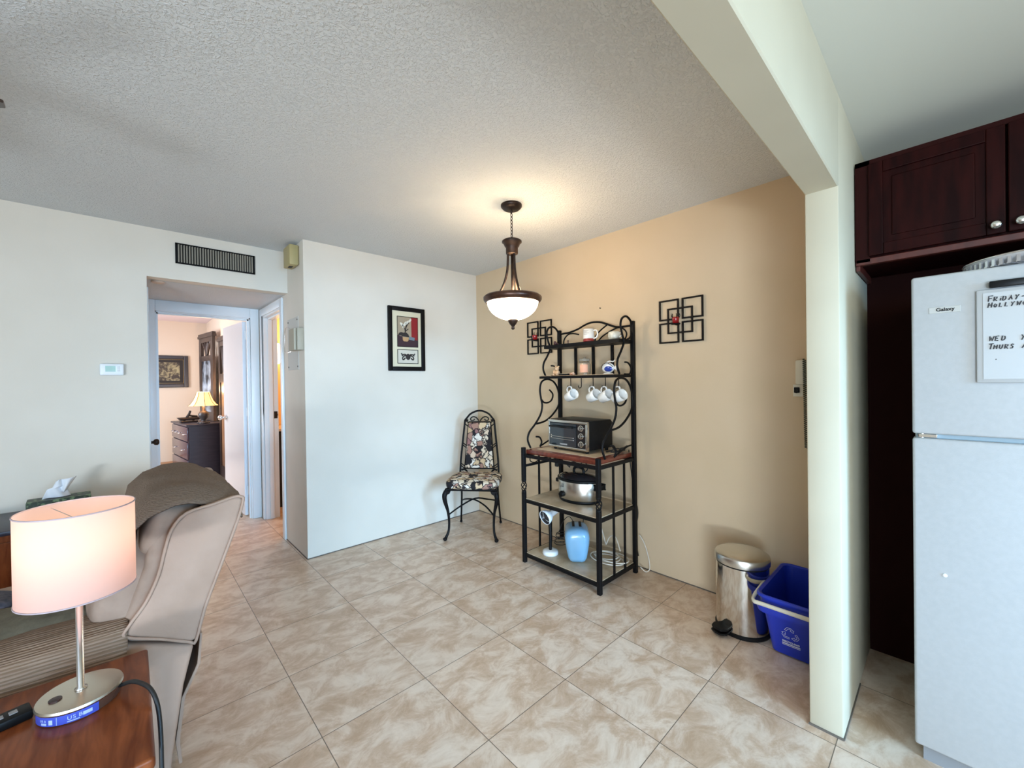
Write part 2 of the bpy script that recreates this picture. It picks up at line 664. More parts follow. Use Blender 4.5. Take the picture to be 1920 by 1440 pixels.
# partition end (column), header beam
cp = MB(); cp.box(1.9, XR, .272, .375, 0, 2.42, bev=.006, seg=2)
struct(cp.build('wall_partition', M_KIT, angle=A60))
hb = MB(); hb.box(-.9, 1.905, .272, .375, 2.035, 2.45, bev=.004, seg=1)
struct(hb.build('wall_header', M_KIT))
# room shell behind the camera
sb = MB()
sb.box(X0-.1, X0, Y0, -3.1, 0, CE)
sb.box(X0-.1, X0, -.6, YL+.1, 0, CE)
sb.box(X0-.1, X0, -3.1, -.6, 2.1, CE)
struct(sb.build('wall_living_left', M_WALL))
bk = MB()
bk.box(X0, -.35, Y0-.1, Y0, 0, CE)
bk.box(1.75, XR+.1, Y0-.1, Y0, 0, CE)
bk.box(-.35, 1.75, Y0-.1, Y0, 2.05, CE)
bk.box(-.35, 1.75, Y0-.1, Y0, 0, .45)
struct(bk.build('wall_living_front', M_WALL))
pd = MB()
for a in ((-3.1, -3.04), (-1.88, -1.82), (-.66, -.6)):
    pd.box(X0-.08, X0-.02, a[0], a[1], 0, 2.1)
pd.box(X0-.08, X0-.02, -3.1, -.6, 2.04, 2.1)
pd.box(X0-.08, X0-.02, -3.1, -.6, 0, .05)
struct(pd.build('window_1', M_TRIM))
pd = MB()
for a in ((-.35, -.30), (.675, .725), (1.70, 1.75)):
    pd.box(a[0], a[1], Y0-.08, Y0-.02, .45, 2.05)
pd.box(-.35, 1.75, Y0-.08, Y0-.02, 2.0, 2.05)
pd.box(-.35, 1.75, Y0-.08, Y0-.02, .45, .50)
struct(pd.build('window_2', M_TRIM))
# bedroom shell
sbox('wall_bedroom_back', M_BEDW, -2.4, 1.2, 9.0, 9.1, 0, CE)
sbox('wall_bedroom_right', M_BEDW, 1.02, 1.12, YD+.0, 9.0, 0, CE)
sbox('wall_bedroom_left', M_BEDW, -2.5, -2.4, YD, 9.0, 0, CE)
sbox('ceiling_bedroom', mat('bedroom ceiling paint', (.72, .60, .62), .9), -2.5, 1.12, YD+.05, 9.1, CE, CE+.1)
sbox('baseboard_bedroom', mat('tan baseboard', (.45, .25, .13), .5), -2.4, .98, 8.985, 9.0, 0, .07)
# bathroom shell
sbox('wall_bathroom_back', M_BATHW, 2.2, 2.3, YP+.12, 5.6, 0, CE)
sbox('wall_bathroom_far', M_BATHW, 1.12, 2.2, 5.4, 5.5, 0, CE)
sbox('ceiling_bathroom', mat('bathroom ceiling paint', (.8, .65, .45), .9), XS+.12, 2.3, YP+.12, 5.5, 2.3, 2.4)
# thin shadow caulk line at the foot of the walls
tr = MB()
tr.box(XS-.001, XR, YP-.004, YP, 0, .006)
tr.box(XR-.004, XR, .375, YP, 0, .006)
tr.box(XS-.004, XS, YP, 3.94, 0, .006)
tr.box(1.896, 1.9, .27, .377, 0, .008)
tr.box(1.9, 2.3, .268, .272, 0, .008)
struct(tr.build('trim_3', mat('grey joint', (.13, .11, .09), .8)))

# ---- door_1: bedroom door with casing, stops, leaf, knob, hinges
d1 = thing('door_1', '', '', (BX0, YD, 0)); del d1['label']; del d1['category']
struct(d1)
o1 = (BX0, YD, 0)
cs = MB(o1)
cs.box(XH, BX0+.012, YD-.018, YD, 0, BZ+.085, bev=.004)
cs.box(BX1-.012, XS-.012, YD-.018, YD, 0, BZ+.085, bev=.004)
cs.box(BX0+.012, BX1-.012, YD-.018, YD, BZ-.012, BZ+.085, bev=.004)
cs.build('casing', M_TRIM, d1, angle=A60)
js = MB(o1)
js.box(BX0, BX0+.02, YD, YD+.112, 0, BZ)
js.box(BX1-.02, BX1, YD, YD+.112, 0, BZ)
js.box(BX0, BX1, YD, YD+.112, BZ-.02, BZ)
js.box(BX0+.02, BX0+.032, YD+.03, YD+.07, 0, BZ-.02)
js.box(BX1-.032, BX1-.02, YD+.03, YD+.07, 0, BZ-.02)
js.box(BX0+.02, BX1-.02, YD+.03, YD+.07, BZ-.032, BZ-.02)
js.build('jamb', M_TRIM, d1)
# leaf, opened into the bedroom
hx, hy = BX1-.022, YD+.125
ang = math.radians(95)
LM = Matrix.Translation((hx, hy, 0)) @ Matrix.Rotation(ang, 4, 'Z')
M_DOORW = mat('glossy white door paint', (.74, .80, .86), .22, coat=.3)
lf = MB(o1); lf.box(0.005, .725, -.002, .034, .012, BZ-.03, bev=.002, M=LM)
leaf = lf.build('door_leaf', M_DOORW, d1)
hg = MB(o1)
for z in (.22, 1.02, 1.80):
    hg.cyl((hx+.004, hy-.008, z), (hx+.004, hy-.008, z+.09), .007)
    hg.box(hx-.018, hx+.01, hy-.012, hy-.009, z, z+.09)
hg.build('hinge', M_TRIM, d1)
kb = MB(o1)
kM = LM @ Matrix.Translation((.655, .034, .98)) @ Matrix.Rotation(-PI/2, 4, 'X')
kb.lathe([(.03, 0), (.03, .006), (.012, .01), (.010, .035), (.024, .045), (.028, .06), (.02, .072), (0, .075)], 20, M=kM)
kM = LM @ Matrix.Translation((.655, -.002, .98)) @ Matrix.Rotation(PI/2, 4, 'X')
kb.lathe([(.03, 0), (.03, .006), (.012, .01), (.010, .035), (.024, .045), (.028, .06), (.02, .072), (0, .075)], 20, M=kM)
kb.build('door_knob', M_CHROME, leaf, smooth=True)
# ---- door_2: closet door in the hall's left wall, seen edge-on, its knob sticks out
d2 = thing('door_2', '', '', (XH, 4.3, 0)); del d2['label']; del d2['category']; struct(d2)
o2 = (XH, 4.3, 0)
q = MB(o2); q.box(XH, XH+.006, 3.98, 4.66, .01, 2.0, bev=.002); q.build('door_leaf', M_TRIM, d2)
q = MB(o2); q.box(XH, XH+.012, 3.92, 3.98, 0, 2.05, bev=.003); q.box(XH, XH+.012, 4.66, 4.72, 0, 2.05, bev=.003); q.box(XH, XH+.012, 3.98, 4.66, 2.0, 2.05, bev=.003)
q.build('casing', M_TRIM, d2)
q = MB(o2)
q.lathe([(.026, 0), (.026, .006), (.011, .01), (.010, .02), (.022, .03), (.024, .045), (.016, .055), (0, .057)], 20, M=Matrix.Translation((XH+.006, 4.06, .92)) @ Matrix.Rotation(PI/2, 4, 'Y'))
q.build('door_knob', M_BRONZE, d2, smooth=True)
# ---- door_3: bathroom door frame
d3 = thing('door_3', '', '', (XS, 4.3, 0)); del d3['label']; del d3['category']; struct(d3)
o3 = (XS, 4.3, 0)
q = MB(o3)
q.box(XS-.016, XS, 3.915, 3.98, 0, 2.085, bev=.003)
q.box(XS-.016, XS, 4.655, 4.72, 0, 2.085, bev=.003)
q.box(XS-.016, XS, 3.98, 4.655, 2.015, 2.085, bev=.003)
q.build('casing', M_TRIM, d3, angle=A60)
q = MB(o3)
q.box(XS, XS+.122, 3.975, 3.99, 0, 2.02)
q.box(XS, XS+.122, 4.64, 4.66, 0, 2.02)
q.box(XS, XS+.122, 3.99, 4.64, 2.0, 2.02)
q.box(XS+.035, XS+.075, 4.625, 4.64, 0, 2.0, bev=.003)
q.box(XS+.035, XS+.075, 3.99, 4.625, 1.985, 2.0, bev=.003)
q.build('jamb', M_TRIM, d3)
q = MB(o3); q.box(XS+.082, XS+.112, 4.634, 4.641, 1.0, 1.07, bev=.002); q.cyl((XS+.1, 4.62, 1.035), (XS+.1, 4.642, 1.035), .012)
q.build('strike_plate', M_BRONZE, d3)

# ================================================================== THINGS ON THE WALLS
# ceiling vent above the hall opening
t = thing('air_vent', 'long black slatted air vent in the wall above the hallway opening', 'vent', (.50, YL, 2.29))
oc = (.50, YL, 2.29)
q = MB(oc); q.box(.262, .738, YL-.004, YL-.001, 2.222, 2.358); q.build('backing', mat('vent darkness', (.006, .006, .006), .8), t)
q = MB(oc)
for a in ((.255, .745, 2.352, 2.362), (.255, .745, 2.216, 2.226)):
    q.box(a[0], a[1], YL-.012, YL-.002, a[2], a[3])
q.box(.255, .265, YL-.012, YL-.002, 2.216, 2.362); q.box(.735, .745, YL-.012, YL-.002, 2.216, 2.362)
q.build('frame', M_BLACK, t)
M_SLAT = mat('grey vent blade', (.36, .33, .27), .5)
for k in range(30):
    x = .274+k*.0156
    q = MB(oc)
    q.box(-.0012, .0012, -.006, .006, 2.226, 2.352, M=Matrix.Translation((x, YL-.010, 0)) @ Matrix.Rotation(math.radians(28), 4, 'Z'))
    q.build('slat', M_SLAT, t)

# doorbell chime box
t = thing('door_chime', 'yellowed beige chime box high on the narrow wall by the ceiling', 'chime', (XS, 3.52, 2.34))
oc = (XS, 3.52, 2.34)
M_AGED = mat('aged beige plastic', (.42, .35, .16), .5)
q = MB(oc); q.box(XS-.07, XS-.008, 3.44, 3.61, 2.26, 2.415, bev=.006); q.build('cover', M_AGED, t, angle=A60)
q = MB(oc); q.box(XS-.012, XS, 3.445, 3.605, 2.27, 2.41); q.build('base_plate', mat('dark beige plastic', (.25, .2, .1), .6), t)
q = MB(oc); q.box(XS-.055, XS-.03, 3.50, 3.55, 2.257, 2.262); q.build('sound_slot', M_BLACKP, t)

# wall plate with little breaker box
t = thing('access_panel', 'white rectangular metal panel screwed flat on the narrow wall', 'panel', (XS, 3.56, 1.66))
oc = (XS, 3.56, 1.66)
q = MB(oc); q.box(XS-.004, XS, 3.49, 3.78, 1.455, 1.875, bev=.001, seg=1); q.build('plate', mat('panel white paint', (.60, .59, .55), .8, spec=.1), t)
for yy in (3.51, 3.76):
    for zz in (1.48, 1.85):
        q = MB(oc); q.cyl((XS-.007, yy, zz), (XS-.003, yy, zz), .007, n=10); q.build('screw', mat('dark screw', (.1, .09, .08), .5, .6), t)
t = thing('control_box', 'grey beige metal control box with a wire loop beside the wall corner', 'box', (XS, 3.42, 1.67))
oc = (XS, 3.42, 1.67)
M_BOX = mat('grey beige metal', (.40, .37, .29), .5)
q = MB(oc); q.box(XS-.045, XS, 3.365, 3.50, 1.60, 1.77, bev=.004); q.build('body', M_BOX, t, angle=A60)
q = MB(oc); q.box(XS-.065, XS-.048, 3.385, 3.52, 1.60, 1.765, bev=.003); q.build('lid', mat('light grey cover', (.42, .39, .31), .6, spec=.2), t)
q = MB(oc); q.box(XS-.048, XS-.044, 3.40, 3.51, 1.61, 1.755); q.build('gap', M_BLACKP, t)
q = MB(oc)
q.tube([(XS-.07, 3.53, 1.585), (XS-.07, 3.60, 1.60), (XS-.07, 3.61, 1.69), (XS-.07, 3.59, 1.77), (XS-.07, 3.53, 1.785), (XS-.068, 3.47, 1.77)], .0022, 6, smooth=5)
q.tube([(XS-.07, 3.53, 1.585), (XS-.06, 3.44, 1.592), (XS-.03, 3.40, 1.594)], .0022, 6, smooth=4)
q.build('wire_loop', M_CHROME, t)

# thermostat
t = thing('thermostat', 'small white thermostat with a green display on the left wall', 'thermostat', (-.08, YL, 1.45))
oc = (-.08, YL, 1.45)
q = MB(oc); q.box(-.137, -.022, YL-.028, YL, 1.413, 1.49, bev=.008, seg=3); q.build('body', M_WHITE, t, angle=A60)
q = MB(oc); q.box(-.11, -.062, YL-.0295, YL-.027, 1.437, 1.475); q.build('display', mat('green grey display', (.30, .45, .34), .2), t)
for k in range(3):
    q = MB(oc); q.box(-.055+.001, -.04, YL-.031, YL-.027, 1.44+k*.012, 1.447+k*.012); q.build('button', mat('pale grey button', (.6, .6, .6), .4), t)

# little ceiling fixture inside the hallway
q = MB((.165, 3.93, HC-.012))
q.lathe([(0, 0), (.034, .0), (.04, .006), (.04, .0125)], 20, c=(.165, 3.93, HC-.0125))
tag(q.build('hall_ceiling_fixture', mat('tan and white enamel', (.55, .42, .33), .5), smooth=False), 'small flat round tan fixture on the low hallway ceiling', 'fixture')

# framed print with calla lilies (plain generic still life)
t = thing('framed_picture', 'black framed print of white flowers in a pot, cream mat, on the white wall', 'picture', (1.835, YP, 1.73))
oc = (1.835, YP, 1.73)
fx0, fx1, fz0, fz1 = 1.655, 2.018, 1.446, 2.018


def frame_ring(mb, x0, x1, z0, z1, w_, y0, y1, bev=.003):
    mb.box(x0, x0+w_, y0, y1, z0, z1, bev)
    mb.box(x1-w_, x1, y0, y1, z0, z1, bev)
    mb.box(x0+w_-.001, x1-w_+.001, y0, y1, z0, z0+w_, bev)
    mb.box(x0+w_-.001, x1-w_+.001, y0, y1, z1-w_, z1, bev)
    return mb


q = frame_ring(MB(oc), fx0, fx1, fz0, fz1, .038, YP-.024, YP-.001, .005); q.build('frame', M_BLACK, t, angle=A60)
q = MB(oc); q.box(fx0+.036, fx1-.036, YP-.012, YP-.004, fz0+.036, fz1-.036); q.build('mat_board', mat('cream mat board', (.68, .63, .46), .8), t)
px0, px1, pz0, pz1 = 1.745, 1.945, 1.665, 1.93
pr = MB(oc); pr.box(px0, px1, YP-.0135, YP-.0118, pz0, pz1); pp = pr.build('flower_print', mat('print taupe', (.36, .29, .20), .6), t)
frame_ring(MB(oc), px0-.004, px1+.004, pz0-.004, pz1+.004, .005, YP-.0145, YP-.0118, 0).build('black_border', M_BLACK, pp)
def flatp(pts, y0, y1, name, m_, par, oc=oc):
    MB(oc).prism(pts, 'y', y0, y1).build(name, m_, par)
yy0, yy1 = YP-.0142, YP-.0134
flatp([(1.882, 1.735), (px1, 1.72), (px1, pz1), (1.88, pz1)], yy0, yy1, 'red_panel', mat('print red', (.25, .008, .012), .6), pp)
flatp([(px0, pz0), (px1, pz0), (px1, 1.725), (1.85, 1.735), (px0, 1.765)], yy0-.0003, yy1, 'dark_table', mat('print dark plum', (.035, .012, .02), .6), pp)
flatp([(1.855, 1.727), (1.91, 1.722), (1.915, 1.748), (1.86, 1.757)], yy0-.0006, yy1, 'blue_patch', mat('print blue', (.15, .2, .24), .6), pp)
flatp([(1.782+.032*math.cos(a), 1.762+.03*math.sin(a)) for a in [k*PI/8 for k in range(9)]], yy0-.0009, yy1, 'pot_top', mat('print black', (.02, .015, .015), .6), pp)
flatp([(1.793, 1.75), (1.855, 1.747), (1.85, 1.72), (1.838, 1.71), (1.805, 1.712), (1.795, 1.722)], yy0-.001, yy1, 'pot_bowl', mat('print ochre', (.50, .30, .14), .6), pp)
flatp([(1.78, 1.755), (1.86, 1.75), (1.85, 1.775), (1.832, 1.79), (1.805, 1.79), (1.79, 1.775)], yy0-.0012, yy1, 'pot_shoulder', mat('print black', (.02, .015, .015), .6), pp)
q = MB(oc)
for pts in ([(1.818, 1.785), (1.815, 1.82), (1.795, 1.85)], [(1.818, 1.785), (1.822, 1.83), (1.835, 1.862)], [(1.82, 1.80), (1.85, 1.825)], [(1.82, 1.79), (1.83, 1.84), (1.86, 1.885)]):
    q.tube([(a, yy0-.0008, b) for a, b in pts], .0035, 6, smooth=3, flat=(1, .3))
q.build('stems', mat('print black', (.02, .015, .015), .6), pp)
q = MB(oc)
for cx, cz, an in ((1.785, 1.862, 2.3), (1.82, 1.87, 1.2), (1.84, 1.882, .9), (1.866, 1.9, .8), (1.80, 1.848, 1.6)):
    pts = [(cx+.021*math.cos(a)*math.cos(an)-.010*math.sin(a)*math.sin(an), cz+.021*math.cos(a)*math.sin(an)+.010*math.sin(a)*math.cos(an)) for a in [k*PI/6 for k in range(12)]]
    q.prism(pts, 'y', yy0-.0012, yy1)
q.build('white_flowers', mat('print white', (.74, .72, .62), .6), pp)
q = MB(oc); q.box(px0+.002, px1-.002, YP-.0135, YP-.0118, 1.515, 1.635); lp = q.build('ornament_print', mat('print pale', (.60, .57, .48), .6), t)
frame_ring(MB(oc), px0-.004, px1+.004, 1.511, 1.639, .005, YP-.0145, YP-.0118, 0).build('black_border', M_BLACK, lp)
q = MB(oc)
cx, cz = 1.845, 1.573
q.prism([(cx+.024*math.cos(a), cz+.028*math.sin(a)) for a in [k*PI/8 for k in range(16)]], 'y', yy0-.001, yy1)
for s in (-1, 1):
    q.tube([(cx+s*a, yy0-.0006, cz+b) for a, b in ((.015, .012), (.04, .006), (.055, -.012), (.05, -.026), (.036, -.02), (.03, -.008))], .006, 6, smooth=4, flat=(1, .3))
    q.tube([(cx+s*a, yy0-.0006, cz+b) for a, b in ((.02, .02), (.045, .02), (.06, .008), (.058, .02), (.07, .028))], .0055, 6, smooth=4, flat=(1, .3))
q.build('scroll_motif', mat('print black', (.02, .015, .015), .6), lp)

# two square metal wall sconces
def wall_sconce(yc, label):
    """five interlocking squares with a red votive glass, on the right wall"""
    zc = 1.722
    t = thing('wall_sconce', label, 'wall decor', (XR, yc, zc), group='square candle sconces on the tan wall')
    oc = (XR, yc, zc)
    S_ = .155
    for sy in (1, -1):
        for sz in (1, -1):
            cy, cz = yc+sy*.078, zc+sz*.076
            h_ = .068
            q = MB(oc)
            wv = .010
            y0, y1, z0, z1 = cy-h_, cy+h_, cz-h_, cz+h_
            xa, xb = XR-.016, XR-.006
            q.box(xa, xb, y0, y0+wv, z0, z1); q.box(xa, xb, y1-wv, y1, z0, z1)
            q.box(xa, xb, y0+wv, y1-wv, z0, z0+wv); q.box(xa, xb, y0+wv, y1-wv, z1-wv, z1)
            q.build('metal_square', M_BLACK, t)
    q = MB(oc)
    h_ = .084; wv = .010; xa, xb = XR-.024, XR-.014
    q.box(xa, xb, yc-h_, yc-h_+wv, zc-h_, zc+h_); q.box(xa, xb, yc+h_-wv, yc+h_, zc-h_, zc+h_)
    q.box(xa, xb, yc-h_+wv, yc+h_-wv, zc-h_, zc-h_+wv); q.box(xa, xb, yc-h_+wv, yc+h_-wv, zc+h_-wv, zc+h_)
    q.build('metal_square', M_BLACK, t)
    q = MB(oc)
    q.lathe([(0, 0), (.026, 0), (.03, .006), (.0, .006)], 20, c=(XR-.055, yc+.012, zc-.03))
    q.box(XR-.06, XR-.02, yc+.008, yc+.016, zc-.034, zc-.028)
    q.build('candle_plate', M_BLACK, t)
    q = MB(oc)
    q.lathe([(0, .0), (.019, 0), (.022, .03), (.0225, .042), (.020, .042), (.017, .006), (0, .006)], 20, c=(XR-.055, yc+.012, zc-.024))
    q.build('votive_glass', M_RED, t, smooth=True)
    q = MB(oc)
    for a in range(5):
        an = a*1.256
        q.tube([(XR-.055+.021*math.cos(an), yc+.012+.021*math.sin(an), zc+.012), (XR-.055+.027*math.cos(an), yc+.012+.027*math.sin(an), zc+.024), (XR-.055+.024*math.cos(an), yc+.012+.024*math.sin(an), zc+.04)], .0022, 5)
    q.build('prongs', M_BLACK, t)
    return t


wall_sconce(1.197, 'black square metal candle sconce with red glass, alone right of the rack')
wall_sconce(2.457, 'black square metal candle sconce partly behind the left of the rack')
tag(MB((XR, 1.823, 1.89)).cyl((XR-.012, 1.823, 1.89), (XR, 1.823, 1.89), .004, n=8).build('nail', M_BLACKP), 'tiny dark nail in the tan wall above the rack', 'nail')

# telephone mostly hidden by the column
t = thing('wall_telephone', 'beige wall telephone with dark coiled cord, mostly behind the column', 'telephone', (XR, .54, 1.37))
oc = (XR, .54, 1.37)
q = MB(oc); q.box(XR-.045, XR, .475, .563, 1.30, 1.43, bev=.008); q.build('body', M_CREAMP, t, angle=A60)
q = MB(oc); q.box(XR-.02, XR, .55, .575, 1.255, 1.285, bev=.003); q.cyl((XR-.025, .563, 1.262), (XR, .563, 1.262), .009); q.build('jack', M_BLACKP, t)
q = MB(oc); q.box(XR-.012, XR, .535, .58, 1.235, 1.30, bev=.002); q.build('jack_plate', mat('pale wall plate', (.7, .66, .55), .5), t)
q = MB(oc)
pts = []
for k in range(560):
    s = k/559
    a = s*2*PI*46
    pts.append((XR-.056+.007*math.cos(a), .5195-.006*s+.007*math.sin(a), 1.435-.47*s))
q.tube(pts, .0022, 5)
q.build('coiled_cord', mat('dark green cord', (.012, .03, .018), .5), t)

# ================================================================== PENDANT LIGHT
PX, PY = 1.76, 1.864
t = thing('pendant_light', 'dark bronze pendant light with a glowing alabaster bowl', 'pendant light', (PX, PY, CE))
oc = (PX, PY, CE)
c = lambda z: (PX, PY, z)
q = MB(oc); q.lathe([(0, -.03), (.05, -.028), (.066, -.012), (.066, 0), (0, 0)], 32, c=c(CE)); q.build('canopy', M_BRONZE, t, smooth=True)
ch = MB(oc)
for k in range(9):
    z = 2.41-k*.0215
    pts = []
    for j in range(12):
        a = j*PI/6
        u_, v_ = .0065*math.cos(a), .0135*math.sin(a)
        pts.append((PX+(u_ if k % 2 else 0), PY+(0 if k % 2 else u_), z-.012+v_))
    ch.tube(pts, .0022, 6, closed=True)
ch.build('chain', M_BRONZE, t, smooth=True)
q = MB(oc)
q.lathe([(0, 2.222), (.05, 2.222), (.062, 2.214), (.062, 2.205), (.052, 2.198), (.045, 2.18), (.038, 2.172), (.038, 2.135), (.03, 2.13), (0, 2.13)], 28, c=c(0))
q.build('neck', M_BRONZE, t, smooth=True)
for k in range(3):
    a = math.radians(20+120*k)
    pr_ = [(.025, 2.145), (.027, 2.08), (.033, 2.02), (.052, 1.95), (.085, 1.885), (.118, 1.858)]
    q = MB(oc); q.tube([(PX+r_*math.cos(a), PY+r_*math.sin(a), z) for r_, z in pr_], .0075, 8, smooth=4)
    q.build('arm', M_BRONZE, t, smooth=True)
q = MB(oc); q.cyl(c(1.80), c(2.14), .008); q.build('centre_rod', M_BRONZE, t, smooth=True)
q = MB(oc)
q.lathe([(.150, 1.868), (.172, 1.872), (.183, 1.862), (.182, 1.846), (.172, 1.832), (.166, 1.828), (.158, 1.832), (.152, 1.845), (.150, 1.868)], 48, c=c(0), cap=False)
q.build('rim', noisy('brown bronze rim', (.05, .02, .012), (.10, .042, .022), 20, 3, .35, .5), t, smooth=True)
M_ALAB = mat('glowing alabaster glass', (.9, .85, .7), .4, emit=(1, .86, .60), estr=12)
tt, bb = nt(M_ALAB)
nn = node(tt, 'ShaderNodeTexNoise'); nn.inputs['Scale'].default_value = 9; nn.inputs['Detail'].default_value = 4; nn.inputs['Distortion'].default_value = 1.5
tc_ = node(tt, 'ShaderNodeTexCoord'); tt.links.new(tc_.outputs['Object'], nn.inputs['Vector'])
rr_ = node(tt, 'ShaderNodeValToRGB'); rr_.color_ramp.elements[0].position = .40; rr_.color_ramp.elements[1].position = .56
rr_.color_ramp.elements[0].color = (.80, .62, .36, 1); rr_.color_ramp.elements[1].color = (1, .93, .76, 1)
tt.links.new(nn.outputs['Fac'], rr_.inputs[0]); tt.links.new(rr_.outputs[0], bb.inputs['Emission Color'])
q = MB(oc)
prof = [(.160*math.cos(a), 1.838-.118*math.sin(a)) for a in [k*PI/2/14 for k in range(15)]]
q.lathe(prof[:-1]+[(.004, 1.72)], 48, c=c(0), cap=False)
bowl = q.build('glass_bowl', M_ALAB, t, smooth=True)
q = MB(oc)
q.lathe([(0, 1.727), (.034, 1.725), (.030, 1.712), (.020, 1.695), (.011, 1.685), (.008, 1.678), (.012, 1.671), (.008, 1.663), (0, 1.661)], 24, c=c(0))
q.build('finial', M_BRONZE, t, smooth=True)
# the bulbs in the open bowl
l = bpy.data.lights.new('pendant_bulb', 'POINT'); l.energy = 8; l.color = (1, .66, .36); l.shadow_soft_size = .05
lo = bpy.data.objects.new('pendant_bulb', l); COL.objects.link(lo); lo.location = (PX+.035, PY-.03, 1.90)

# ================================================================== DINING CHAIR
CR = math.atan2(-.76, .65)       # local x = the chair's width, local -y = its front
cc = (2.245, 2.895, 0)
chair = thing('dining_chair', 'black wrought iron chair with tall floral print back in the corner', 'chair', cc, CR)
# local frame: x right (towards the image right), y away from the viewer
def S(parts, name, m_, **k):
    return parts.build(name, m_, chair, **k)
# legs: front cabriole
for s in (-1, 1):
    q = MB()
    x = s*.205
    pts = [(x*1.0, -.185, .43), (x*1.09, -.205, .385), (x*1.08, -.205, .33), (x*.98, -.19, .24), (x*.94, -.185, .15), (x*.96, -.195, .07), (x*1.05, -.215, .022)]
    q.tube(pts, [.015, .021, .018, .012, .010, .010, .013], 10, smooth=4)
    q.superq((x*1.07, -.222, .015), (.018, .022, .015), 1, 1, 14, 10)
    S(q, 'leg', M_BLACK, smooth=True)
    # back legs
    q = MB()
    q.tube([(s*.17, .19, .45), (s*.175, .21, .25), (s*.19, .235, .02)], .009, 8, smooth=3)
    q.superq((s*.19, .238, .012), (.013, .013, .012), 1, 1, 12, 8)
    S(q, 'leg', M_BLACK, smooth=True)
q = MB()
q.tube([(-.17, .215, .22), (-.10, .08, .27), (0, 0, .285), (.11, -.10, .26), (.195, -.19, .21)], .007, 8, smooth=4)
q.tube([(.17, .215, .22), (.10, .08, .27), (0, 0, .30), (-.11, -.10, .26), (-.195, -.19, .21)], .007, 8, smooth=4)
S(q, 'stretcher', M_BLACK, smooth=True)
q = MB()
q.tube([(-.215, -.195, .425), (.215, -.195, .425), (.18, .19, .425), (-.18, .19, .425)], .011, 8, closed=True)
for s in (-1, 1):   # leafy knees
    q.prism([(s*.17, .42), (s*.23, .42), (s*.228, .36), (s*.212, .35), (s*.20, .385), (s*.18, .395)], 'y', -.215, -.195, bev=.003)
S(q, 'seat_frame', M_BLACK)
q = MB()
q.superq((0, -.01, .465), (.232, .225, .042), .55, .42, 56, 20)
S(q, 'seat_cushion', M_FLORAL, smooth=True)
# back: leaning slightly
BK = Matrix.Translation((0, .195, .45)) @ Matrix.Rotation(math.radians(-5), 4, 'X')
def bt(x, z, y=0):
    return BK @ Vector((x, y, z))
q = MB()
for s in (-1, 1):
    q.tube([bt(s*.185, -.02), bt(s*.178, .15), bt(s*.158, .35), bt(s*.140, .53)], .0095, 8, smooth=3)
q.tube([bt(-.140, .53), bt(-.125, .545), bt(-.09, .585), (bt(-.04, .61)), bt(0, .617), bt(.04, .61), bt(.09, .585), bt(.125, .545), bt(.140, .53)], .009, 8, smooth=4)
q.tube([bt(-.140, .53), bt(-.11, .525)], .009, 8)
q.tube([bt(.140, .53), bt(.11, .525)], .009, 8)
for z, wv in ((.51, .106), (.075, .145)):
    q.tube([bt(-wv, z), bt(wv, z)], .006, 6)
q.tube([bt(-.106, .51), bt(-.14, .075)], .006, 6)
q.tube([bt(.106, .51), bt(.14, .075)], .006, 6)
S(q, 'back_frame', M_BLACK, smooth=True)
for s in (-1, 1):
    q = MB()
    q.tube([bt(s*.005, .52), bt(s*.03, .55), bt(s*.06, .56), bt(s*.085, .545), bt(s*.08, .525), bt(s*.055, .528), bt(s*.05, .54)], .0055, 6, smooth=4)
    S(q, 'back_scroll', M_BLACK, smooth=True)
    q = MB()
    for z, wv in ((.515, .123), (.48, .125), (.30, .142), (.28, .143), (.11, .160), (.09, .163)):
        q.tube([bt(s*(wv+.018-.0), z+.015), bt(s*wv, z), bt(s*(wv-.016), z-.012)], .005, 6)
    S(q, 'back_connectors', M_BLACK, smooth=True)
    q = MB()
    q.tube([bt(s*.17, .06), bt(s*.14, .065), bt(s*.115, .04), bt(s*.10, .0)], .009, 6, smooth=4)
    q.tube([bt(s*.155, .0), bt(s*.165, .02), bt(s*.158, .04), bt(s*.142, .038), bt(s*.14, .02), bt(s*.15, .014)], .005, 6, smooth=4)
    S(q, 'back_scroll', M_BLACK, smooth=True)
q = MB()
q.prism([(-.135, .08), (.135, .08), (.103, .505), (-.103, .505)], 'y', -.022, .012, bev=.010, seg=3, M=BK)
S(q, 'back_cushion', M_FLORAL, angle=1.0)

# ================================================================== BAKER'S RACK
RX0, RX1, RY0, RY1 = 2.125, 2.55, 1.495, 2.155
oc = ((RX0+RX1)/2, (RY0+RY1)/2, 0)
rack = thing('bakers_rack', 'tall black wrought iron baker\'s rack with shelves against the tan wall', 'rack', oc)
pw = .014
for (x, y, top) in ((RX0, RY0, .85), (RX0, RY1, .85), (RX1, RY0, 1.745), (RX1, RY1, 1.745)):
    q = MB(oc)
    if x == RX0:
        q.box(x-pw, x+pw, y-pw, y+pw, 0, .525, bev=.004); q.box(x-pw, x+pw, y-pw, y+pw, .60, top, bev=.004)
    else:
        q.box(x-pw, x+pw, y-pw, y+pw, 0, top, bev=.004)
    p = q.build('post', M_BLACK, rack)
    if x == RX0:
        q = MB(oc)
        for k in range(4):
            pts = []
            for j in range(9):
                s = j/8; a = k*PI/2+s*PI*1.2; r_ = .005+.015*math.sin(s*PI)
                pts.append((x+r_*math.cos(a), y+r_*math.sin(a), .52+.085*s))
            q.tube(pts, .0038, 6)
        q.lathe([(.017, .515), (.017, .53)], 12, c=(x, y, 0)); q.lathe([(.017, .595), (.017, .61)], 12, c=(x, y, 0))
        q.build('twisted_basket', M_BLACK, p, smooth=True)
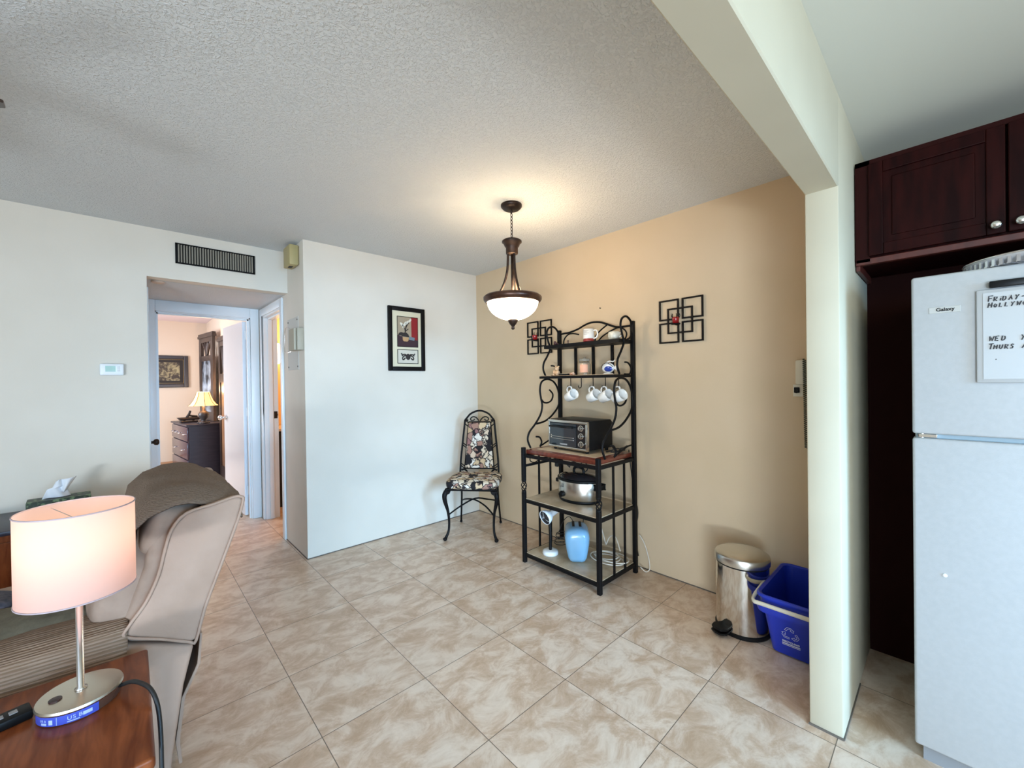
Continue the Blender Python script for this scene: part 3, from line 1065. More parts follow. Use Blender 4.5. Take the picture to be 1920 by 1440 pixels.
# frame rails
q = MB(oc)
def rail(x0, y0, x1, y1, z, h_=.022, w_=.016):
    if x0 == x1:
        q.box(x0-w_/2, x0+w_/2, min(y0, y1), max(y0, y1), z-h_, z)
    else:
        q.box(min(x0, x1), max(x0, x1), y0-w_/2, y0+w_/2, z-h_, z)
for z in (.468, .068, .80):
    rail(RX0, RY0, RX0, RY1, z); rail(RX1, RY0, RX1, RY1, z)
    rail(RX0, RY0, RX1, RY0, z); rail(RX0, RY1, RX1, RY1, z)
rail(RX0, RY1, RX1, RY1, .72, .016)
q.build('frame_rails', M_BLACK, rack)
for y in (RY0, RY1):
    for x in (2.29, 2.42):
        q = MB(oc); q.box(x-.006, x+.006, y-.006, y+.006, .068 if y == RY0 else .068, .80); q.build('side_rod', M_BLACK, rack)
# scrolls under the worktop, left side
q = MB(oc)
q.tube([(RX0+.15, RY1, .79), (RX0+.08, RY1, .775), (RX0+.07, RY1, .74), (RX0+.12, RY1, .722), (RX0+.2, RY1, .745), (RX0+.3, RY1, .735), (RX0+.38, RY1, .722)], .004, 6, smooth=5)
q.build('rail_scroll', M_BLACK, rack, smooth=True)
# worktop
q = MB(oc); q.box(RX0+.012, RX1-.012, RY0+.012, RY1-.012, .803, .835, bev=.006); wt = q.build('worktop', M_WOODR, rack, angle=A60)
q = MB(oc); q.box(RX0+.07, RX1-.06, RY0+.07, RY1-.07, .8345, .8375); q.build('tile_inset', M_TILEI, wt)
q = MB(oc); q.box(RX0+.008, RX1-.008, RY0+.008, RY1-.008, .468, .474); q.build('middle_shelf', M_SHELF, rack)
q = MB(oc); q.box(RX0+.008, RX1-.008, RY0+.008, RY1-.008, .068, .074); q.build('bottom_shelf', M_SHELF, rack)
q = MB(oc)
q.box(2.318, RX1, RY0, RY1+.01, 1.356, 1.374); q.build('upper_shelf', M_BLACK, rack)
q = MB(oc); q.box(2.326, RX1-.01, RY0+.01, RY1, 1.374, 1.378); q.build('shelf_wood', noisy('tan shelf wood', (.38, .25, .15), (.48, .33, .2), 8, 4, .4, stretch=(1, 6, 1)), rack)
q = MB(oc); q.box(2.375, RX1, RY0, RY1+.01, 1.588, 1.614); q.build('top_shelf', M_BLACK, rack)
for y in (1.99, 1.824, 1.659):
    q = MB(oc); q.box(RX1-.008, RX1+.004, y-.011, y+.011, 1.374, 1.59); q.build('back_slat', M_BLACK, rack)
MAIN = [(2.2, .837), (2.171, .899), (2.19, .956), (2.251, 1.009), (2.315, 1.081), (2.335, 1.149), (2.323, 1.202), (2.312, 1.271), (2.332, 1.331), (2.397, 1.352), (2.475, 1.329), (2.528, 1.257), (2.532, 1.149), (2.457, 1.072), (2.365, 1.026), (2.258, 1.012)]
CURL = [(2.33, 1.193), (2.355, 1.172), (2.40, 1.168), (2.446, 1.188), (2.46, 1.232), (2.421, 1.268)]
BOT = [(2.304, .836), (2.322, .862), (2.317, .885), (2.299, .907), (2.262, .915)]
BOT2 = [(2.304, .836), (2.38, .862), (2.46, .885), (2.54, .89)]
UPP = [(2.378, 1.378), (2.353, 1.426), (2.36, 1.478), (2.40, 1.531), (2.436, 1.594), (2.415, 1.646), (2.397, 1.706), (2.417, 1.751), (2.471, 1.769), (2.524, 1.742), (2.544, 1.689), (2.522, 1.634), (2.47, 1.61)]
UPC = [(2.44, 1.378), (2.50, 1.378), (2.52, 1.40), (2.518, 1.427), (2.485, 1.454), (2.445, 1.458)]
for y in (RY1, RY0+.0):
    q = MB(oc)
    for L_, r_ in ((MAIN, .0075), (CURL, .0065), (BOT, .0065), (BOT2, .006), (UPP, .0075), (UPC, .006)):
        q.tube([(a, y, b) for a, b in L_], r_, 8, smooth=5)
    q.build('side_scroll', M_BLACK, rack, smooth=True)
ARCH = [(2.155, 1.712), (2.10, 1.716), (2.054, 1.718), (1.969, 1.736), (1.91, 1.758), (1.853, 1.772), (1.798, 1.772), (1.744, 1.762), (1.692, 1.742), (1.641, 1.722), (1.591, 1.714), (1.495, 1.714)]
IN = [[(2.112, 1.61), (2.105, 1.666), (2.067, 1.702), (2.018, 1.707), (1.958, 1.694)], [(1.811, 1.61), (1.799, 1.668), (1.761, 1.705), (1.702, 1.74)],
      [(1.80, 1.61), (1.751, 1.655), (1.708, 1.678), (1.651, 1.701), (1.601, 1.711), (1.562, 1.694), (1.543, 1.666), (1.548, 1.637), (1.568, 1.613)]]
q = MB(oc)
q.tube([(RX1, a, b) for a, b in ARCH], .0075, 8, smooth=5)
q.build('top_arch', M_BLACK, rack, smooth=True)
for L_ in IN:
    q = MB(oc)
    q.tube([(RX1, a, b) for a, b in L_], .0055, 8, smooth=5)
    q.build('arch_scroll', M_BLACK, rack, smooth=True)
HY = [1.924, 1.826, 1.723, 1.621, 1.516]
for y in HY:
    q = MB(oc)
    q.tube([(2.40, y, 1.36), (2.40, y, 1.298), (2.398, y+.006, 1.286), (2.396, y+.016, 1.284), (2.395, y+.022, 1.292), (2.395, y+.023, 1.302)], .003, 6, smooth=3)
    q.build('hook', M_BLACK, rack, smooth=True)

# four white mugs hanging from the hooks
def mug_parts(t, body_m, r=.038, h=.088, off=(0, 0, 0)):
    """mug standing at the local origin, handle on +x"""
    q = MB(); q.lathe([(0, 0), (r*.86, 0), (r*.92, .004), (r, h*.5), (r*1.03, h), (r*.97, h), (r*.94, h*.5), (r*.84, .006), (0, .006)], 32)
    b_ = q.build('body', body_m, t, smooth=True)
    q = MB(); q.tube([(r*.97, 0, h*.85), (r*1.45, 0, h*.88), (r*1.75, 0, h*.62), (r*1.6, 0, h*.32), (r*.93, 0, h*.2)], .0055, 8, smooth=5, flat=(1, 1))
    q.build('handle', body_m, t, smooth=True)


MUGL = ['white mug hanging from the leftmost occupied hook, apart from the others', 'white mug hanging on the third hook, leftmost of the close three',
        'white mug hanging on the fourth hook, between two close mugs', 'white mug hanging on the last hook behind the iron scroll']
first = None
for i, (y, lab) in enumerate(zip((HY[0], HY[2], HY[3], HY[4]), MUGL)):
    if first is None:
        first = thing('hanging_mug', lab, 'mug', group='white mugs hanging under the shelf')
        mug_parts(first, M_CERAM)
        g = first
    else:
        g = copy_tree(first)
        g['label'] = lab
    # handle loop hangs in the hook: mug tilted, opening to the image right (-Y) and slightly up
    # local x (handle) -> up ; local z (mouth) -> -Y tilt
    tilt = math.radians(22)
    zdir = Vector((-.25, -math.cos(tilt), math.sin(tilt)*1.0)).normalized()
    xdir = Vector((0, math.sin(tilt)*1.0, math.cos(tilt)))
    xdir = (xdir-zdir*xdir.dot(zdir)).normalized()
    ydir = zdir.cross(xdir)
    Mx = Matrix.Identity(3)
    for a in range(3):
        Mx[a][0], Mx[a][1], Mx[a][2] = xdir[a], ydir[a], zdir[a]
    hp = Vector((2.396, y+.012, 1.287))
    org = hp-(xdir*(.038*1.6)+zdir*.055)
    g.location = org
    g.rotation_euler = Mx.to_euler()

# things on the top shelf (z = 1.614)
ZT = 1.614
t = thing('mug', 'white mug with red base and printed lines on the top shelf of the rack', 'mug', (2.46, 1.80, ZT), rz=-PI/2+.15)
q = MB(); q.lathe([(0, 0), (.036, 0), (.0405, .004), (.041, .028)], 32); q.build('red_base', M_REDG, t, smooth=True)
q = MB(); q.lathe([(.041, .028), (.040, .098), (.0375, .098), (.037, .03), (0, .03)], 32, cap=False); q.build('body', M_CERAM, t, smooth=True)
q = MB(); q.tube([(.039, 0, .085), (.062, 0, .085), (.071, 0, .06), (.062, 0, .034), (.038, 0, .028)], .0055, 8, smooth=5); q.build('handle', M_CERAM, t, smooth=True)
q = MB()
for k, z in enumerate((.085, .076, .067, .057)):
    pts = [(.0408*math.cos(a), .0408*math.sin(a), z) for a in [math.radians(230+j*5+k*3) for j in range(14-(k % 2)*4)]]
    q.tube(pts, .0011, 4)
q.build('printed_lines', mat('grey print', (.3, .28, .26), .6), t)
t = thing('ceramic_cup', 'small squat cream mottled cup at the right of the top shelf', 'cup', (2.46, 1.585, ZT))
q = MB(); q.lathe([(0, 0), (.028, 0), (.036, .008), (.042, .025), (.041, .045), (.038, .058), (.035, .058), (.037, .04), (.034, .012), (0, .008)], 28)
q.build('body', noisy('mottled cream glaze', (.60, .56, .44), (.78, .75, .66), 40, 4, .2), t, smooth=True)
q = MB(); q.tube([(.0, -.038, .045), (0, -.055, .045), (0, -.058, .028), (0, -.04, .018)], .004, 8, smooth=4); q.build('handle', M_CERAM, t, smooth=True)
t = thing('trinket', 'little dark red trinket at the left end of the top shelf', 'ornament', (2.44, 2.095, ZT))
q = MB(); q.superq((0, 0, .012), (.02, .016, .012), .9, .9, 16, 10, namp=.004, nscale=60); q.superq((.0, .012, .026), (.01, .01, .01), 1, 1, 12, 8)
q.build('body', mat('dark maroon glaze', (.06, .015, .02), .3), t, smooth=True)
t = thing('matchstick_holder', 'tiny upright dark red peg on the top shelf left of the mug', 'ornament', (2.45, 1.985, ZT))
q = MB(); q.lathe([(0, 0), (.007, 0), (.003, .006), (.004, .022), (.006, .026), (.004, .032), (0, .033)], 12); q.build('peg', mat('dark maroon glaze', (.06, .015, .02), .3), t, smooth=True)

# things on the upper shelf (z = 1.378)
ZU = 1.378
t = thing('jar_candle', 'glass jar candle with pink orange label on the middle display shelf', 'candle', (2.45, 1.835, ZU))
q = MB(); q.lathe([(0, 0), (.042, 0), (.045, .004), (.045, .080), (.040, .090)], 32); q.build('wax', mat('cream candle wax', (.74, .60, .44), .35, coat=.6), t, smooth=True)
q = MB(); q.lathe([(.046, .0), (.0465, .082), (.036, .096), (.036, .112)], 32, cap=False)
q.build('glass_jar', mat('clear glass', (.9, .9, .88), .05, trans=1.), t, smooth=True)
q = MB(); q.lathe([(.037, .100), (.0395, .100), (.0395, .118), (.012, .120), (.010, .128), (0, .128)], 32); q.build('lid', mat('smoky glass lid', (.45, .42, .36), .1, trans=.5), t, smooth=True)
q = MB()
lab_ = [(.0475*math.cos(a), .0475*math.sin(a)) for a in [math.radians(175+k*6) for k in range(13)]]
q.grid(lambda u, v: (lab_[int(round(u*12))][0], lab_[int(round(u*12))][1], .018+.058*v), 12, 1, .0006)
q.build('label', mat('pink orange label', (.78, .40, .26), .5), t)

t = thing('fish_ornament', 'white and blue glass fish ornament at the right of the middle display shelf', 'ornament', (2.45, 1.63, ZU))
q = MB(); q.superq((0, 0, .045), (.02, .05, .036), 1, 1, 28, 18); q.build('body', mat('white fish glass', (.75, .78, .80), .1, coat=.5), t, smooth=True)
q = MB(); q.superq((-.004, -.006, .040), (.020, .038, .024), 1, 1, 24, 16); q.build('blue_belly', mat('cobalt glass', (.01, .05, .35), .1, coat=.5), t, smooth=True)
q = MB()
q.prism([(-.04, .045), (-.07, .065), (-.078, .06), (-.066, .045), (-.08, .03), (-.07, .024)], 'x', -.004, .004, bev=.002)
q.tube([(0, .02, .08), (0, -.01, .092), (0, -.04, .088), (0, -.055, .10)], .004, 6, smooth=4)
q.prism([(.02, .012), (-.02, .012), (-.035, 0), (.035, 0)], 'x', -.02, .02, bev=.003)
q.build('fins', M_CERAM, t)
q = MB(); q.tube([(-.019, .045, .045), (-.021, .03, .07), (-.018, 0, .08), (-.016, -.03, .066), (-.012, -.045, .05)], .0018, 5, smooth=4); q.build('outline', M_BLACKP, t)

t = thing('bear_figurine', 'small tan sitting bear figurine at the left of the middle display shelf', 'figurine', (2.40, 2.055, ZU))
q = MB()
q.superq((0, 0, .022), (.02, .022, .022), 1, 1, 20, 14)
q.superq((-.004, 0, .054), (.017, .019, .017), 1, 1, 20, 14)
for s in (-1, 1):
    q.superq((0, s*.015, .068), (.005, .007, .007), 1, 1, 10, 8)
    q.superq((-.02, s*.016, .008), (.013, .009, .008), 1, 1, 12, 8)
    q.superq((-.014, s*.02, .028), (.010, .007, .013), 1, 1, 12, 8)
q.superq((-.02, 0, .05), (.006, .007, .005), 1, 1, 10, 8)
q.build('body', noisy('tan figurine glaze', (.55, .33, .17), (.72, .50, .32), 60, 3, .5), t, smooth=True)
q = MB()
q.superq((-.0255, 0, .053), (.002, .003, .002), 1, 1, 8, 6)
for s in (-1, 1):
    q.superq((-.019, s*.007, .060), (.002, .002, .002), 1, 1, 8, 6)
q.build('face', M_BLACKP, t)
t = thing('small_tray', 'small black oblong tray between the bear and the jar candle', 'tray', (2.41, 1.985, ZU))
q = MB(); q.box(-.02, .02, -.04, .04, 0, .012, bev=.003); q.build('tray', M_BLACKP, t)
q = MB(); q.box(-.018, .018, -.037, .037, .0115, .0135); q.build('inlay', mat('pale inlay', (.6, .5, .36), .5), t)
t = thing('shell_figurine', 'tiny peach coloured shell piece just left of the jar candle', 'ornament', (2.41, 1.915, ZU))
q = MB(); q.superq((0, 0, .010), (.014, .024, .010), .9, .9, 18, 10, namp=.004, nscale=80); q.superq((-.006, -.014, .012), (.01, .01, .012), 1, 1, 12, 8, namp=.002, nscale=90)
q.build('body', noisy('peach glaze', (.66, .36, .26), (.78, .62, .45), 60, 3, .5), t, smooth=True)

# toaster oven on the worktop
ZW = .8375
t = thing('toaster_oven', 'black and steel toaster oven with three knobs on the rack worktop', 'toaster oven', (2.40, 1.84, ZW), rz=math.radians(-4.5))
# local: front faces -x, width along y (+y = image left)
W2 = .187; D2 = .135; H0 = .022; H1 = .222
q = MB(); q.prism([(-D2+.012, H0), (D2, H0), (D2, H1-.02), (D2-.02, H1), (-D2+.012, H1)], 'y', -W2+.004, W2-.004, bev=.004); q.build('body', M_BLACKP, t, angle=A60)
q = MB()
q.box(-D2-.012, -D2+.016, -W2, W2, H1-.022, H1-.004, bev=.004)
q.box(-D2-.008, -D2+.016, -W2, -W2+.016, H0, H1-.006, bev=.004)
q.box(-D2-.008, -D2+.016, W2-.012, W2, H0, H1-.006, bev=.004)
q.box(-D2-.008, -D2+.016, -W2, W2, H0-.004, H0+.012, bev=.004)
q.build('steel_trim', M_STEEL, t, angle=A60)
q = MB(); q.box(-D2-.002, -D2+.012, -W2+.015, -.088, H0+.01, H1-.024); q.build('control_panel', mat('glossy black panel', (.012, .01, .011), .15), t)
q = MB(); q.box(-D2-.006, -D2+.012, -.086, W2-.014, H0+.013, H1-.026, bev=.002)
dr = q.build('glass_door', M_GLASSD, t)
q = MB(); q.tube([(-D2-.028, -.07, H1-.05), (-D2-.028, W2-.03, H1-.05)], .006, 10)
q.cyl((-D2-.028, -.065, H1-.05), (-D2-.004, -.065, H1-.05), .004); q.cyl((-D2-.028, W2-.035, H1-.05), (-D2-.004, W2-.035, H1-.05), .004)
q.build('door_handle', M_BLACKP, dr, smooth=True)
q = MB()
for z in (.098, .083):
    q.tube([(-D2-.0075, -.06, z), (-D2-.0075, W2-.035, z)], .0028, 6)
for k in range(2):
    q.superq((-D2-.007, W2-.03, .096+.014*k-.007), (.003, .006, .005), 1, 1, 10, 6)
q.build('rack_bars', M_STEEL, dr)
q = MB(); q.box(-D2-.0075, -D2-.006, .0, .07, .043, .053); q.build('logo_plate', mat('silver print', (.6, .6, .6), .3, .8), dr)
for z in (.172, .118, .062):
    q = MB()
    kM = Matrix.Translation((-D2-.002, -.130, z)) @ Matrix.Rotation(-PI/2, 4, 'Y')
    q.lathe([(.021, 0), (.021, .004), (.016, .006), (.0145, .018), (0, .019)], 24, M=kM)
    kn = q.build('knob', M_STEEL, t, angle=A60)
    q = MB(); q.box(-D2-.0225, -D2-.019, -.132, -.128, z-.012, z+.012); q.build('pointer', M_BLACKP, kn)
for x in (-D2+.03, D2-.03):
    for y in (-W2+.035, W2-.035):
        q = MB(); q.lathe([(.011, 0), (.013, .022)], 12, c=(x, y, 0)); q.build('foot', M_BLACKP, t)
# its cord and plug lying behind on the worktop
q = MB((2.50, 1.53, ZW))
q.tube([(2.51, 1.655, ZW+.05), (2.525, 1.64, ZW+.006), (2.50, 1.60, ZW+.005), (2.45, 1.57, ZW+.006), (2.46, 1.53, ZW+.03), (2.50, 1.52, ZW+.045), (2.525, 1.54, ZW+.03), (2.52, 1.57, ZW+.006)], .0045, 8, smooth=6)
q.tube([(2.40, 1.62, ZW+.006), (2.37, 1.57, ZW+.02), (2.38, 1.53, ZW+.04), (2.43, 1.53, ZW+.03), (2.45, 1.55, ZW+.006), (2.42, 1.60, ZW+.006)], .0045, 8, smooth=6)
q.box(2.455, 2.49, 1.525, 1.55, ZW+.012, ZW+.035, bev=.005)
tag(q.build('power_cord', M_CORD, smooth=False), 'black looped power cord with plug on the worktop right of the oven', 'cord')
q = MB((2.57, 1.53, .6))
q.tube([(2.59, 1.56, .84), (2.60, 1.55, .7), (2.585, 1.52, .55), (2.60, 1.50, .40), (2.59, 1.52, .25), (2.60, 1.5, .1)], .0035, 6, smooth=6)
tag(q.build('power_cord', M_CORD, smooth=True), 'thin black cord hanging down the wall behind the rack\'s right post', 'cord')

# slow cooker on the middle shelf
ZM = .474
t = thing('slow_cooker', 'oval stainless slow cooker with black lid on the middle shelf', 'slow cooker', (2.375, 1.84, ZM))
sx, sy = .125, .165
q = MB(); q.lathe([(0, 0), (.93, 0), (.97, .01), (.97, .022)], 48, sx=sx, sy=sy); q.build('base', M_BLACKP, t, smooth=True)
q = MB(); q.lathe([(.97, .022), (.985, .03), (.985, .145), (.97, .15)], 64, sx=sx, sy=sy, cap=False); q.build('steel_body', M_STEEL, t, smooth=True)
q = MB(); q.lathe([(.95, .145), (1.03, .148), (1.04, .158), (1.02, .166), (.9, .168), (.9, .15)], 48, sx=sx, sy=sy, cap=False); q.build('rim', M_BLACKP, t, smooth=True)
q = MB(); q.lathe([(.97, .166), (.90, .178), (.65, .192), (.3, .2), (0, .202)], 48, sx=sx, sy=sy, cap=False)
lid = q.build('lid', mat('dark glass lid', (.02, .02, .022), .06, coat=.8), t, smooth=True)
q = MB(); q.tube([(0, -.045, .200), (0, -.036, .228), (0, 0, .236), (0, .036, .228), (0, .045, .200)], .010, 10, smooth=4); q.build('lid_handle', M_BLACKP, lid, smooth=True)
for s in (-1, 1):
    q = MB(); q.box(-.035, .035, s*.158, s*.196, .105, .135, bev=.008); q.build('side_handle', M_BLACKP, t, angle=A60)
q = MB(); q.lathe([(.022, 0), (.020, .012), (.017, .02), (0, .021)], 24, M=Matrix.Translation((-.116, .062, .055)) @ Matrix.Rotation(-PI/2-.25, 4, 'Y') @ Matrix.Rotation(.0, 4, 'X')); q.build('dial', M_BLACKP, t, angle=A60)
q = MB()
for k in range(3):
    q.box(-.1215, -.1195, .045, .075-.008*k, .105+.01*k, .109+.01*k)
q.build('printed_marks', mat('dark print', (.1, .1, .1), .5), t)
q = MB((2.33, 1.83, .69))
q.tube([(2.345, 1.90, .705), (2.34, 1.885, .74), (2.34, 1.855, .75), (2.34, 1.83, .74), (2.345, 1.825, .71), (2.34, 1.80, .735), (2.34, 1.775, .765), (2.34, 1.745, .75), (2.345, 1.74, .715), (2.36, 1.77, .69)], .004, 8, smooth=6)
q.tube([(2.345, 1.90, .705), (2.36, 1.95, .725), (2.37, 2.0, .735), (2.38, 2.04, .72)], .004, 8, smooth=6)
q.box(2.36, 2.385, 2.03, 2.06, .685, .745, bev=.006)
tag(q.build('coiled_cord', M_CORD, smooth=False), 'black cord with plug coiled on top of the slow cooker lid', 'cord')

# gooseneck desk lamp on the bottom shelf
ZB = .074
t = thing('desk_lamp', 'white gooseneck desk lamp with black neck on the bottom shelf', 'desk lamp', (2.235, 2.0, ZB))
q = MB(); q.lathe([(0, 0), (.056, 0), (.058, .008), (.056, .024), (.045, .030), (0, .032)], 36); q.build('base', M_WHITE, t, smooth=True)
q = MB(); q.tube([(0, 0, .03), (0, -.002, .12), (0, .0, .18), (.004, .004, .235), (.022, .0, .285)], .0115, 12, smooth=6); q.build('gooseneck', M_BLACKP, t, smooth=True)
hd = Vector((-.95, .12, -.28)).normalized()
hM = Matrix.Translation((.03, -.015, .305)) @ hd.to_track_quat('Z', 'Y').to_matrix().to_4x4()
q = MB(); q.lathe([(0, -.03), (.02, -.03), (.023, -.022), (.024, .03), (.028, .04), (.040, .055), (.050, .075), (.053, .098), (.050, .098), (.046, .075), (.030, .05), (0, .045)], 32, M=hM)
q.build('shade', M_WHITE, t, smooth=True)
q = MB(); q.lathe([(0, .05), (.02, .055), (.028, .072), (.022, .086), (0, .09)], 20, M=hM); q.lathe([(.049, .094), (.044, .07), (.0, .062)], 24, M=hM, cap=False)
q.build('bulb', mat('dark bulb', (.03, .03, .035), .2), t, smooth=True)
q = MB(); q.lathe([(0, -.05), (.006, -.05), (.008, -.03)], 12, M=hM); q.build('switch', M_BLACKP, t)

# pale blue toaster
t = thing('toaster', 'light blue rounded toaster seen end-on on the bottom shelf', 'toaster', (2.33, 1.83, ZB), rz=math.radians(40))
q = MB()
out = [(-.035, .003), (.035, .003), (.055, .012), (.066, .03), (.076, .08), (.084, .13), (.086, .17), (.080, .20), (.064, .219), (.035, .227), (.0, .229), (-.035, .227), (-.064, .219), (-.080, .20), (-.086, .17), (-.084, .13), (-.076, .08), (-.066, .03), (-.055, .012)]
for f_, x0, x1 in ((1, 0, 0),):
    rings = []
    for x, k in ((-.115, .55), (-.112, .72), (-.100, .90), (-.08, .985), (-.05, 1), (.05, 1), (.08, .985), (.100, .90), (.112, .72), (.115, .55)):
        rings.append([(x, a*k, .116+(b-.116)*(k if b > .116 else min(1, k*1.08))) for a, b in out])
    b_ = bmesh.new()
    RR = [[b_.verts.new(p) for p in r_] for r_ in rings]
    for A, B in zip(RR, RR[1:]):
        for k in range(len(A)):
            b_.faces.new((A[k], A[(k+1) % len(A)], B[(k+1) % len(A)], B[k]))
    b_.faces.new(RR[0]); b_.faces.new(RR[-1])
    bmesh.ops.recalc_face_normals(b_, faces=b_.faces[:])
    q.merge(b_)
body = q.build('body', M_LBLUE, t, smooth=True)
q = MB()
for s in (-1, 1):
    q.box(-.03, .075, s*.024-.009, s*.024+.009, .222, .2300)
q.build('bread_slots', M_BLACKP, t)
q = MB(); q.box(-.075, .075, -.035, .035, 0, .012); q.build('base', M_BLACKP, t)
q = MB((2.42, 1.9, .3))
q.tube([(2.43, 1.86, .09), (2.46, 1.88, .22), (2.50, 1.88, .40), (2.53, 1.90, .46), (2.53, 1.90, .46)], .0035, 6, smooth=6)
tag(q.build('power_cord', M_CORD, smooth=True), 'thin black cord rising behind the light blue toaster', 'cord')
q = MB((2.42, 2.05, .1))
pts = []
for k in range(70):
    a = k*.42
    pts.append((2.40+.05*math.cos(a)+.004*k/10, 2.045+.045*math.sin(a), .080+.0012*k+.01*abs(math.sin(a*.7))))
q.tube(pts, .0028, 6)
q.tube([(2.40, 2.06, .17), (2.42, 2.03, .26), (2.44, 1.99, .30), (2.45, 1.95, .26), (2.46, 1.93, .2)], .0028, 6, smooth=5)
tag(q.build('tangled_cord', M_CORD, smooth=True), 'tangle of thin black cord at the back of the bottom shelf behind the desk lamp', 'cord')
# white extension cord coil
q = MB((2.43, 1.62, .1))
pts = []
for k in range(120):
    a = k*.21
    wob = 1+.28*math.sin(k*.093)
    pts.append((2.43+.075*wob*math.cos(a)-.01*math.sin(k*.05), 1.63+.105*wob*math.sin(a)+.012*math.sin(k*.07), .080+.00022*k+.010*(1+math.sin(a*.5+1))))
q.tube(pts, .0042, 7)
q.tube([(2.50, 1.70, .15), (2.53, 1.76, .25), (2.56, 1.84, .38), (2.60, 1.92, .46)], .0042, 7, smooth=6)
q.tube([(2.45, 1.55, .16), (2.47, 1.60, .24), (2.49, 1.66, .22), (2.5, 1.70, .15)], .0042, 7, smooth=6)
tag(q.build('extension_cord', M_WCORD, smooth=True), 'white extension cord coiled at the right of the bottom shelf', 'cord')
q = MB((2.61, 1.45, .15))
q.tube([(2.625, 1.505, .24), (2.628, 1.47, .19), (2.63, 1.44, .10), (2.628, 1.43, .03), (2.615, 1.435, .008), (2.60, 1.45, .006), (2.59, 1.48, .03)], .0038, 7, smooth=6)
tag(q.build('white_cord', M_WCORD, smooth=True), 'loop of white cord touching the floor beside the rack\'s right foot', 'cord')

# ================================================================== TRASH CAN
BC = (2.39, .765, 0)
t = thing('trash_can', 'shiny stainless steel pedal trash can beside the blue bin', 'trash can', BC)
TR = .128
q = MB(); q.lathe([(0, 0), (TR+.002, 0), (TR+.004, .006), (TR+.004, .018), (TR-.004, .022)], 56); q.build('base_ring', M_BLACKP, t, smooth=False)
q = MB(); q.lathe([(TR-.002, .02), (TR-.002, .355)], 64, cap=False)
q.build('body', mat('polished steel', (.70, .66, .60), .09, 1.), t, smooth=True)
q = MB(); q.lathe([(TR-.004, .352), (TR-.001, .354), (TR-.001, .362), (TR-.004, .364)], 56, cap=False); q.build('dark_band', M_BLACKP, t, smooth=True)
q = MB(); q.lathe([(TR+.003, .362), (TR+.004, .392), (TR, .402), (TR-.012, .410), (TR*.6, .424), (0, .430)], 64); q.build('lid', M_STEEL, t, angle=A60)
q = MB()
pa = math.radians(157)
pM = Matrix.Rotation(pa, 4, 'Z')
q.prism([(TR-.01, -.03), (TR+.03, -.042), (TR+.06, -.03), (TR+.066, 0), (TR+.06, .03), (TR+.03, .042), (TR-.01, .03)], 'z', .012, .022, bev=.002, M=pM)
q.prism([(TR-.01, -.03), (TR+.03, -.040), (TR+.058, -.028), (TR+.062, 0), (TR+.058, .028), (TR+.03, .040), (TR-.01, .03)], 'z', .032, .044, bev=.002, M=pM)
q.build('pedal', M_BLACKP, t)
q = MB()
ha = math.radians(-78)
pts = [((TR+.006)*math.cos(ha+a), (TR+.006)*math.sin(ha+a), .262+.03*math.cos(a*1.3)-.03) for a in [-.9+k*.15 for k in range(13)]]
q.tube(pts, .006, 8, flat=(1.3, .6)); q.build('carry_handle', mat('grey handle plastic', (.45, .43, .38), .4), t, smooth=True)

# ================================================================== RECYCLING BIN
t = thing('recycling_bin', 'blue plastic recycling bin with cream handle, half behind the column', 'bin', (2.40, .51, 0))
oc = (2.40, .51, 0)


def rrect(x0, x1, y0, y1, r, n=6):
    pts = []
    for cx, cy, a0 in ((x1-r, y1-r, 0), (x0+r, y1-r, PI/2), (x0+r, y0+r, PI), (x1-r, y0+r, 1.5*PI)):
        for k in range(n+1):
            a = a0+k*PI/2/n
            pts.append((cx+r*math.cos(a), cy+r*math.sin(a)))
    return pts


def loft(mb, rings, cap0=True, cap1=False):
    b = bmesh.new()
    R = [[b.verts.new((p[0], p[1], z)) for p in pts] for pts, z in rings]
    n = len(R[0])
    for A, B in zip(R, R[1:]):
        for k in range(n):
            b.faces.new((A[k], A[(k+1) % n], B[(k+1) % n], B[k]))
    if cap0:
        b.faces.new(R[0])
    if cap1:
        b.faces.new(R[-1])
    bmesh.ops.recalc_face_normals(b, faces=b.faces[:])
    return mb.merge(b)


q = MB(oc)
A_ = lambda i: rrect(2.285+i, 2.60-i, .415+i, .605-i, .03)
B_ = lambda i: rrect(2.22+i, 2.625-i, .392+i, .625-i, .035)
C_ = lambda i: rrect(2.165+i, 2.638-i, .380+i, .640-i, .04)
loft(q, [(A_(.015), 0), (A_(0), .008), (B_(0), .225), (C_(.004), .232), (C_(0), .245), (C_(0), .262), (C_(.012), .264), (C_(.012), .30), (C_(0), .305), (C_(0), .315), (C_(.006), .318), (C_(.016), .312), (B_(.012), .235), (A_(.01), .012)], cap0=True, cap1=True)
q.build('tub', M_BLUEP, t, angle=A60)
q = MB(oc)
q.tube([(2.40, .648, .306), (2.30, .650, .296), (2.19, .650, .285), (2.150, .637, .281), (2.148, .60, .281), (2.148, .42, .281), (2.152, .385, .281)], .0095, 8, smooth=4, flat=(1.1, .8))
q.build('handle', M_CREAMP, t, smooth=True)
